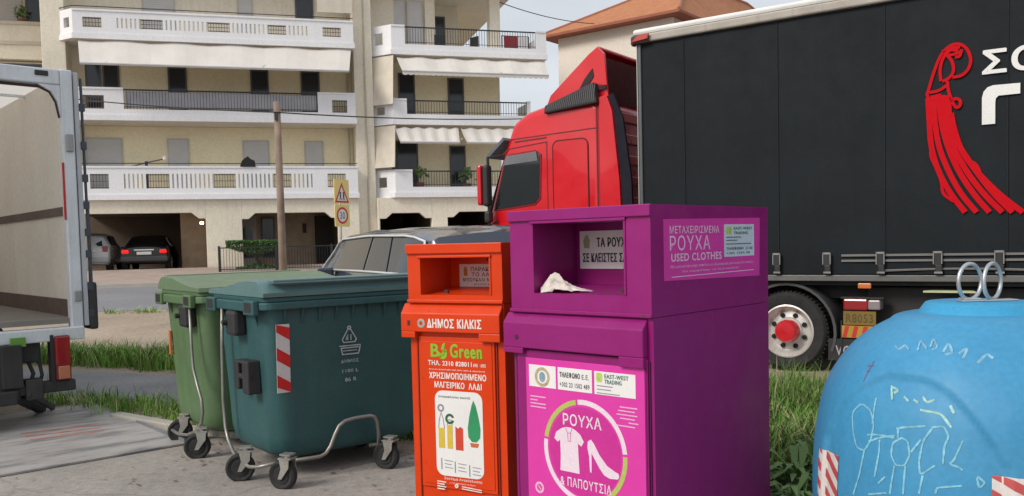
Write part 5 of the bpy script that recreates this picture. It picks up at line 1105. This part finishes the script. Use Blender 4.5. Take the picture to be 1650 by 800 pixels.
for i, (a, c) in enumerate(bx):
    wb = MB().plate([(a, .852), (c, .852), (c, .965), (a, .965)], lo_, X3, Z3, .001).build('white_box', wt_, lb)
    wo = (0, -.0134, 0)
    if i == 0:
        MB().arc((a+c)/2, .905, .034, .05, 0, 360, wo, X3, Z3, .0008).build('crest_ring', M('crest_gold', (.45, .36, .22), .6, var=.3, vs=50), wb)
        MB().arc((a+c)/2, .905, .001, .026, 0, 360, wo, X3, Z3, .0008, sx=.8).build('crest_centre', M('crest_blue', (.22, .33, .40), .6, var=.4, vs=60), wb)
    if i == 1: MB().text('ΤΗΛΕΦΩΝΟ', a+.012, .915, .13, .028, wo, X3, Z3, .0008, .03).text('Ε.Ε.', a+.155, .915, .045, .024, wo, X3, Z3, .0008).text('+302 23 1502 489', a+.012, .868, .19, .024, wo, X3, Z3, .0008, .02).build('lettering', M('ink_softblack', (.08, .07, .08), .6), wb)
    if i == 2:
        MB().plate(rrect(a+.012, .912, a+.048, .958, .01), wo, X3, Z3, .0008).build('leaf_logo', M('leaf_lime', (.42, .55, .12), .5, var=.3, vs=60), wb)
        MB().text('EAST-WEST', a+.062, .934, .14, .02, wo, X3, Z3, .0008, .03).text('TRADING', a+.062, .908, .10, .02, wo, X3, Z3, .0008, .03).build('green_lettering', M('ink_teal', (.05, .18, .13), .6), wb)
        MB().stroke([(a+.015, .895), (a+.11, .895)], .004, wo, X3, Z3).stroke([(a+.015, .878), (a+.10, .878)], .004, wo, X3, Z3).stroke([(a+.015, .86), (a+.15, .86)], .004, wo, X3, Z3).build('small_print', M('ink_grey', (.25,.25,.27)), wb)
cx, cy, r0, r1 = .478, .553, .236, .261
MB().arc(cx, cy, .001, r0-.012, 0, 360, lo_, X3, Z3, .0006).build('circle_field', M('field_magenta', (.52, .02, .26), .5, var=.03), lb)
co = (0, -.0130, 0)
MB().arc(cx, cy, r0, r1, 6, 98, lo_, X3, Z3, .001).build('white_arc', M('pinkish_white', (.72, .60, .68), .5, var=.03), lb)
MB().arc(cx, cy, r0, r1, 172, 268, lo_, X3, Z3, .001).build('white_arc', MATS['pinkish_white'], lb); wink2 = MATS['pinkish_white']
MB().arc(cx, cy, r0, r1, 101, 169, lo_, X3, Z3, .001).build('lime_arc', M('arc_lime', (.40, .46, .10), .5, var=.05), lb)
MB().arc(cx, cy, r0, r1, -86, 3, lo_, X3, Z3, .001).build('lime_arc', MATS['arc_lime'], lb)
MB().text('ΡΟΥΧΑ', .347, .676, .242, .06, co, X3, Z3, .001, .02).text('& ΠΑΠΟΥΤΣΙΑ', .322, .366, .32, .048, co, X3, Z3, .001, .02).build('lettering', wink2, lb)
sx0, sz0 = .245, .35
tee = [(.27, .36), (.40, .36), (.395, .46), (.392, .545), (.415, .53), (.432, .56), (.41, .60), (.375, .625), (.35, .635), (.31, .635), (.28, .622), (.245, .595), (.232, .555), (.255, .535), (.272, .55), (.274, .46)]
tee = [((x-.232)*.95+.288, (z-.36)*.82+.44) for x, z in tee]
MB().plate(tee, co, X3, Z3, .001).build('shirt_picture', wink2, lb)
MB().stroke([(.362, .663), (.376, .637), (.395, .637), (.405, .663)], .005, (0,-.0141,0), X3, Z3, .0006).stroke([(.376, .637), (.378, .596), (.393, .596), (.395, .637)], .005, (0,-.0141,0), X3, Z3, .0006).build('collar_lines', M('line_pink', (.6, .25, .45), .5), lb)
shoe = [(.455, .59), (.475, .605), (.495, .58), (.53, .515), (.575, .46), (.62, .435), (.645, .425), (.65, .405), (.64, .39), (.59, .385), (.555, .40), (.525, .44), (.49, .50), (.478, .52), (.476, .40), (.466, .40), (.462, .50), (.452, .55)]
shoe = [((x-.452)*.96+.50, (z-.385)*.80+.447) for x, z in shoe]
MB().plate(shoe, co, X3, Z3, .001).build('shoe_picture', wink2, lb)
mb = MB()
for i in range(4): mb.stroke([(.13, .80-i*.018), (.235, .80-i*.018)] if i != 1 else [(.13, .782), (.18, .782)], .006, lo_, X3, Z3)
for i in range(6): mb.stroke([(.70-.01*(i%3), .805-i*.018), (.80-.014*(i%2), .805-i*.018)] if i != 4 else [(.75, .733), (.805, .733)], .0055, lo_, X3, Z3)
mb.arc(.18, .325, .018, .03, 0, 360, lo_, X3, Z3).stroke([(.17, .335), (.19, .315)], .006, lo_, X3, Z3)
mb.build('small_print', M('print_pink', (.70, .40, .58), .5), lb)
# side label
so1 = (PW+.0005, 0, 0)
slb = MB().plate([(.105, 1.40), (1.045, 1.385), (1.055, 1.70), (.105, 1.69)], so1, (0,1,0), Z3, .0015).build('side_label', pink_, hood)
s2 = (PW+.0022, 0, 0); SX = (0, 1, 0); SZ = Vector((0, .0, 1)); 
mb = MB(); mb.text('ΜΕΤΑΧΕΙΡΙΣΜΕΝΑ', .155, 1.622, .46, .036, s2, SX, SZ, .001, .02).text('ΡΟΥΧΑ', .155, 1.54, .37, .072, s2, SX, SZ, .001, .005).text('USED CLOTHES', .165, 1.488, .47, .038, s2, SX, SZ, .001, .03)
mb.text('Ρίξτε μόνο καθαρά ρούχα, παπούτσια και είδη ρουχισμού μέσα σε κλειστές σακούλες', .155, 1.455, .82, .016, s2, SX, SZ, .001, .02)
mb.text('Σας ευχαριστούμε για τη συνεργασία', .26, 1.432, .55, .012, s2, SX, SZ).stroke([(.17, 1.415), (.98, 1.42)], .004, s2, SX, SZ)
mb.build('lettering', M('side_ink', (.75, .48, .66), .55, var=.1, vs=30), slb)
wb = MB().plate([(.665, 1.497), (.985, 1.497), (.985, 1.665), (.665, 1.665)], s2, SX, SZ, .001).build('white_box', M('box_bluish', (.52, .60, .66), .4), slb)
s3 = (PW+.0034, 0, 0)
MB().plate(rrect(.685, 1.615, .745, 1.652, .008), s3, SX, SZ, .0008).build('leaf_logo', MATS['leaf_lime'], wb)
MB().text('EAST-WEST', .765, 1.637, .20, .014, s3, SX, SZ, .0008, .03).text('TRADING', .765, 1.613, .15, .014, s3, SX, SZ, .0008, .03).build('green_lettering', MATS['ink_teal'], wb)
MB().text('ΤΗΛΕΦΩΝΟ', .685, 1.532, .18, .014, s3, SX, SZ, .0008, .03).text('23 1502', .89, 1.532, .075, .014, s3, SX, SZ).text('+302 1502 48', .685, 1.51, .25, .011, s3, SX, SZ, .0008).stroke([(.685, 1.598), (.84, 1.598)], .004, s3, SX, SZ).stroke([(.685, 1.582), (.8, 1.582)], .004, s3, SX, SZ).stroke([(.685, 1.563), (.95, 1.563)], .004, s3, SX, SZ).build('lettering', M('ink_softblack', (.08,.07,.08)), wb)
# recess notice
nb = MB().plate([(0, 0), (.48, 0), (.48, .202), (0, .202)], (.184, .3585, 1.447), X3, Z3, .003).build('notice', wt_, rec)
q0 = (.184, .3552, 1.447)
MB().text('ΤΑ ΡΟΥΧΑ', .115, .115, .215, .05, q0, X3, Z3, .001, .03).text('ΣΕ ΚΛΕΙΣΤΕΣ ΣΑΚΟΥΛΕΣ', .02, .035, .43, .048, q0, X3, Z3, .001, .03).build('lettering', ink, nb)
MB().plate([(.03, .11), (.065, .11), (.07, .15), (.055, .18), (.042, .18), (.025, .15)], q0, X3, Z3, .001).build('bag_picture', M('bag_olive', (.35, .34, .2), .6), nb)
MB().lathe([(.001, -.012), (.017, -.012), (.017, 0), (.001, 0)], 8, (.69, .06, 1.358), 'y').build('bolt_head', bolt, rec)
MB().box(.05, .13, .05, .13, 0, .12).box(PW-.13, PW-.05, .05, .13, 0, .12).box(.05, .13, PD-.13, PD-.05, 0, .12).box(PW-.13, PW-.05, PD-.13, PD-.05, 0, .12).build_each('foot', blk, P_)
# crumpled white rag lying in the opening
random.seed(21)
from mathutils import noise as mnoise
import bmesh
nr, na = 16, 64; vs = [(0, 0, 0)]; 
def rag_h(x, y):
    p = Vector((x*1.0, y*1.0, 0)); e = math.exp(-((x+.28)/.50)**2-((y-.05)/.75)**2)
    r1 = 1-abs(mnoise.noise(Vector((x*2.1+4, y*2.3, 1.3))))*2; r2 = 1-abs(mnoise.noise(Vector((x*4.5, y*4.0+9, 5.1))))*2
    return .075*e*(.75+.25*r1)+.010*r1*max(.15, 1-x*x*.5)+.007*r2+.006
for a in range(na): pass
V = [Vector((0, 0, rag_h(0, 0)))]
for k in range(1, nr+1):
    for a in range(na):
        t_ = 2*math.pi*a/na; rad = .78+.30*mnoise.noise(Vector((math.cos(t_)*1.7, math.sin(t_)*1.7, 2.2)))+.10*mnoise.noise(Vector((math.cos(t_)*5, math.sin(t_)*5, 7)))
        if math.cos(t_) > .85: rad += .34*(math.cos(t_)-.85)/.15
        q = k/nr*rad; x = q*math.cos(t_); y = q*math.sin(t_)
        z = rag_h(x, y)*(1-.55*(k/nr)**4)
        V.append(Vector((x, y, z)))
me = bpy.data.meshes.new('white_rag')
F = [(0, 1+a, 1+(a+1)%na) for a in range(na)]+[(1+(k-1)*na+a, 1+k*na+a, 1+k*na+(a+1)%na, 1+(k-1)*na+(a+1)%na) for k in range(1, nr) for a in range(na)]
P = [(v.x*.15, v.y*.066-(.012 if v.x < -.2 and v.y < -.5 else 0), v.z-(.022 if v.x < -.15 and v.y < -.62 else 0)) for v in V]
me.from_pydata(P, [], F); me.materials.append(M('rag_cloth', (.66, .60, .55), .9, var=.25, vs=14, bump=.4, bs=45, streak=.3, dirt=(.3, .25, .2)))
for p in me.polygons: p.use_smooth = True
rg = bpy.data.objects.new('rag', me); COL.objects.link(rg)
loc = PA+dirv(-43)*.275+dirv(47)*.085; sol = rg.modifiers.new('thickness', 'SOLIDIFY'); sol.thickness = .004; sol.offset = -1; rg.location = (loc.x, loc.y, 1.345); rg.rotation_euler = (0, R(2), R(-38))
tag(rg, 'crumpled dirty white rag lying in the purple container opening', 'rag')

# ================================================================== blue dome container
D_ = thing('dome_container', 'blue dome-shaped glass recycling container with chalk scribbles and lifting rings', 'recycling container', (2.18, 4.05, 0), 0)
prf = [(.70, .05), (.72, .12), (.745, .3), (.74, .55), (.722, .7), (.685, .86), (.61, 1.0), (.52, 1.1), (.40, 1.18), (.28, 1.225), (.0, 1.235)]
import bisect
def prad(z):
    zs = [p[1] for p in prf]
    if z >= zs[-1]: return 0
    i = max(0, min(len(zs)-2, bisect.bisect_right(zs, z)-1)); i = max(0, i)
    # catmull-rom
    p0 = prf[max(i-1, 0)]; p1 = prf[i]; p2 = prf[i+1]; p3 = prf[min(i+2, len(prf)-1)]; s = (z-p1[1])/(p2[1]-p1[1])
    m1 = (p2[0]-p0[0])/(p2[1]-p0[1])*(p2[1]-p1[1]); m2 = (p3[0]-p1[0])/(p3[1]-p1[1]+1e-9)*(p2[1]-p1[1])
    return (2*s**3-3*s*s+1)*p1[0]+(s**3-2*s*s+s)*m1+(-2*s**3+3*s*s)*p2[0]+(s**3-s*s)*m2
def arch(a, z):
    """1 inside the recessed arch facing the camera, 0 outside"""
    best = 0
    for c in (-145, -25, 95):
        d = (a-c+180) % 360-180; zt = .995-.40*(abs(d)/36)**2.6*.9
        e = min((36-abs(d))/2.5, (zt-z)/.025); best = max(best, min(1, max(0, e)))
    return best*best*(3-2*best)
def surf(a, z, off=0):
    r_ = prad(z)-.022*arch(a, z)+off; return Vector((r_*math.cos(R(a)), r_*math.sin(R(a)), z+off*.5))
zs = [.05, .08, .12]+[.15+i*.02 for i in range(51)]+[1.165+i*.006 for i in range(11)]
mb = MB(); NA = 288
mb.add([surf(a*360/NA, z) for z in zs for a in range(NA)], [(j*NA+k, j*NA+(k+1)%NA, (j+1)*NA+(k+1)%NA, (j+1)*NA+k) for j in range(len(zs)-1) for k in range(NA)]+[tuple((len(zs)-1)*NA+k for k in range(NA))])
bluem = M('blue_fibreglass', (.045, .25, .455), .5, var=.12, vs=1.6, streak=.16, dirt=(.14, .36, .52), bump=.0, bs=30, spec=.4)
dome = mb.build('dome', bluem, D_, smooth=True)
cap = MB().lathe([(.30, 1.19), (.265, 1.225), (.235, 1.268), (.225, 1.272), (.001, 1.272)], 40).build('top_cap', M('blue_cap', (.03, .29, .52), .5, var=.08), D_, smooth='auto')
zn = M('zinc_ring', (.50, .54, .56), .35, metal=.7, var=.12, vs=12)
pt_ = MB().box(-.10, .16, -.035, .035, 1.273, 1.281).box(-.09, -.01, -.03, .03, 1.281, 1.29).build('lifting_plate', zn, cap, bevel=.003)
for cxx, rt in ((-.05, 24), (.055, 34)):
    mb = MB(); c = Vector((cxx, 0, 1.365)); d = dirv(rt)
    mb.tube([c+d*.076*math.cos(2*math.pi*i/36)+Vector((0,0,.083*math.sin(2*math.pi*i/36))) for i in range(36)], .0095, 8, closed=True); mb.build('lifting_ring', zn, cap, smooth=True)
G_ = [[(-162.9, 0.839), (-166.1, 0.799), (-163.7, 0.708), (-161.0, 0.655), (-157.3, 0.649), (-155.0, 0.698), (-154.4, 0.77), (-156.9, 0.826), (-161.0, 0.843), (-162.9, .839)], [(-155.9, 0.881), (-155.4, 0.821), (-155.2, 0.769)], [(-157.3, 0.649), (-158.6, 0.545), (-161.4, 0.444)], [(-156.8, 0.72), (-153.0, 0.731), (-145.7, 0.732)], [(-155.8, 0.693), (-151.7, 0.719), (-145.4, 0.742)], [(-151.3, 0.712), (-150.9, 0.66), (-152.1, 0.551)], [(-144.5, 0.752), (-144.4, 0.777), (-135.2, 0.799)], [(-144.9, 0.777), (-144.3, 0.732)], [(-143.0, 0.737), (-146.1, 0.71), (-146.3, 0.658), (-144.3, 0.619), (-141.2, 0.626), (-139.7, 0.673), (-140.8, 0.729), (-143.0, 0.737)], [(-144.8, 0.617), (-146.1, 0.494)], [(-141.0, 0.626), (-141.4, 0.507)], [(-139.4, 0.686), (-136.4, 0.742)], [(-132.8, 0.797), (-135.7, 0.738), (-136.6, 0.654), (-136.0, 0.598), (-131.5, 0.647)], [(-135.2, 0.599), (-136.2, 0.521)], [(-133.1, 0.797), (-129.3, 0.807), (-127.6, 0.768), (-128.9, 0.73), (-129.1, 0.656)], [(-123.4, 0.757), (-126.0, 0.673), (-127.3, 0.659), (-124.2, 0.652), (-123.3, 0.641)], [(-148.0, 0.562), (-150.6, 0.528)], [(-154.4, 0.468), (-147.2, 0.496)], [(-131.1, 0.533), (-130.8, 0.559), (-123.3, 0.58)], [(-119.2, 0.618), (-118.5, 0.576), (-116.8, 0.602), (-119.0, 0.623)]]
G2_ = [[(-150.9, 0.941), (-148.8, 0.885)], [(-150.7, 0.936), (-147.1, 0.926), (-148.9, 0.913)], [(-144.4, 0.904), (-142.3, 0.887)], [(-140.7, 0.897), (-138.7, 0.888)], [(-137.6, 0.913), (-135.7, 0.891), (-133.2, 0.906)], [(-137.7, 0.86), (-130.5, 0.855), (-127.0, 0.805)], [(-127.8, 0.889), (-126.4, 0.86)]]
U_ = [[(-157.9, 1.098), (-154.3, 1.085), (-152.8, 1.107), (-149.2, 1.09)], [(-144.8, 1.091), (-146.6, 1.131), (-141.2, 1.1)], [(-139.9, 1.106), (-140.7, 1.141), (-136.4, 1.108), (-138.7, 1.097)], [(-133.5, 1.091), (-132.4, 1.128), (-129.3, 1.093), (-132.2, 1.082)], [(-126.9, 1.09), (-123.5, 1.114), (-124.9, 1.072)], [(-119.4, 1.058), (-115.8, 1.094), (-113.5, 1.076)]]
R_ = [[(-163.5, 1.03), (-163.5, .94)], [(-165.2, 1.005), (-162.1, 1.01)], [(-164.6, .985), (-162.6, .985)]]
def scribble(name, lines, wd, mat):
    for ln in lines:
        mb = MB(); pts = []
        for (a, b_) in zip(ln[:-1], ln[1:]):
            for i in range(6): s = i/6; pts.append((a[0]+(b_[0]-a[0])*s, a[1]+(b_[1]-a[1])*s))
        pts.append(ln[-1])
        # smooth once
        for _ in range(2): pts = [pts[0]]+[((pts[i-1][0]+pts[i][0]*2+pts[i+1][0])/4, (pts[i-1][1]+pts[i][1]*2+pts[i+1][1])/4) for i in range(1, len(pts)-1)]+[pts[-1]]
        P = [surf(a, z, .0015) for a, z in pts]
        for i in range(len(P)-1):
            d = (P[i+1]-P[i]).normalized(); nn = Vector((P[i].x, P[i].y, 0)).normalized(); s_ = d.cross(nn).normalized()*wd/2*random.uniform(.7, 1.1); nn = nn*.001
            mb.add([P[i]-s_, P[i+1]-s_, P[i+1]+s_, P[i]+s_, P[i]-s_+nn, P[i+1]-s_+nn, P[i+1]+s_+nn, P[i]+s_+nn], [(0,3,2,1),(4,5,6,7),(0,1,5,4),(1,2,6,5),(2,3,7,6),(3,0,4,7)])
        mb.build(name, mat, dome)
scribble('turquoise_scribble', G_, .009, M('chalk_turquoise', (.20, .48, .60), .8, var=.3, vs=40))
scribble('pale_scribble', G2_, .011, M('chalk_pale', (.35, .60, .55), .8, var=.3, vs=40))
scribble('grey_scribble', U_, .011, M('chalk_grey', (.22, .42, .56), .8, var=.3, vs=40)); scribble('red_scribble', R_, .005, M('ink_maroon', (.20, .10, .18), .8))
def patch(a0, a1, z0, z1, name='hazard_sticker'):
    mb = MB(); n = 8; vs = []
    for j in range(n+1):
        for i in range(n+1): vs.append(surf(a0+(a1-a0)*i/n, z0+(z1-z0)*j/n, .0))
    # straight foil: keep a constant offset from the shell
    vs = [v+Vector((v.x, v.y, 0)).normalized()*.004 for v in vs]
    mb.add(vs, [(j*(n+1)+i, j*(n+1)+i+1, (j+1)*(n+1)+i+1, (j+1)*(n+1)+i) for j in range(n) for i in range(n)])
    p = mb.build(name, M('foil_white', (.62, .58, .56), .45, var=.08, streak=.2, dirt=(.4,.36,.34)), dome)
    mb = MB(); H_ = z1-z0; wpx = (a1-a0)
    for s in range(-3, 6):
        zb = z0+s*.085
        # diagonal stripe clipped to the patch
        m_ = 6
        for i in range(m_):
            u0, u1 = i/m_, (i+1)/m_; c0 = zb-u0*.12+.12; c1 = zb-u1*.12+.12; tk = .04
            lo0, hi0 = max(z0, c0), min(z1, c0+tk); lo1, hi1 = max(z0, c1), min(z1, c1+tk)
            if hi0 <= lo0 and hi1 <= lo1: continue
            hi0 = max(hi0, lo0); hi1 = max(hi1, lo1)
            q = [surf(a0+(a1-a0)*u0, lo0), surf(a0+(a1-a0)*u1, lo1), surf(a0+(a1-a0)*u1, hi1), surf(a0+(a1-a0)*u0, hi0)]
            mb.add([v+Vector((v.x, v.y, 0)).normalized()*.0055 for v in q], [(0,1,2,3)])
    mb.build('red_stripe', M('foil_red', (.45, .07, .07), .45, var=.1), p)
patch(-183.5, -170.5, .22, .59); patch(-115, -97, .25, .633)
MB().lathe([(.74, 0), (.76, .01), (.76, .05), (.70, .055)], 60, cap=False).build('base_rim', M('blue_cap', (.03,.29,.52)), D_, smooth='auto')

bpy.context.view_layer.update()
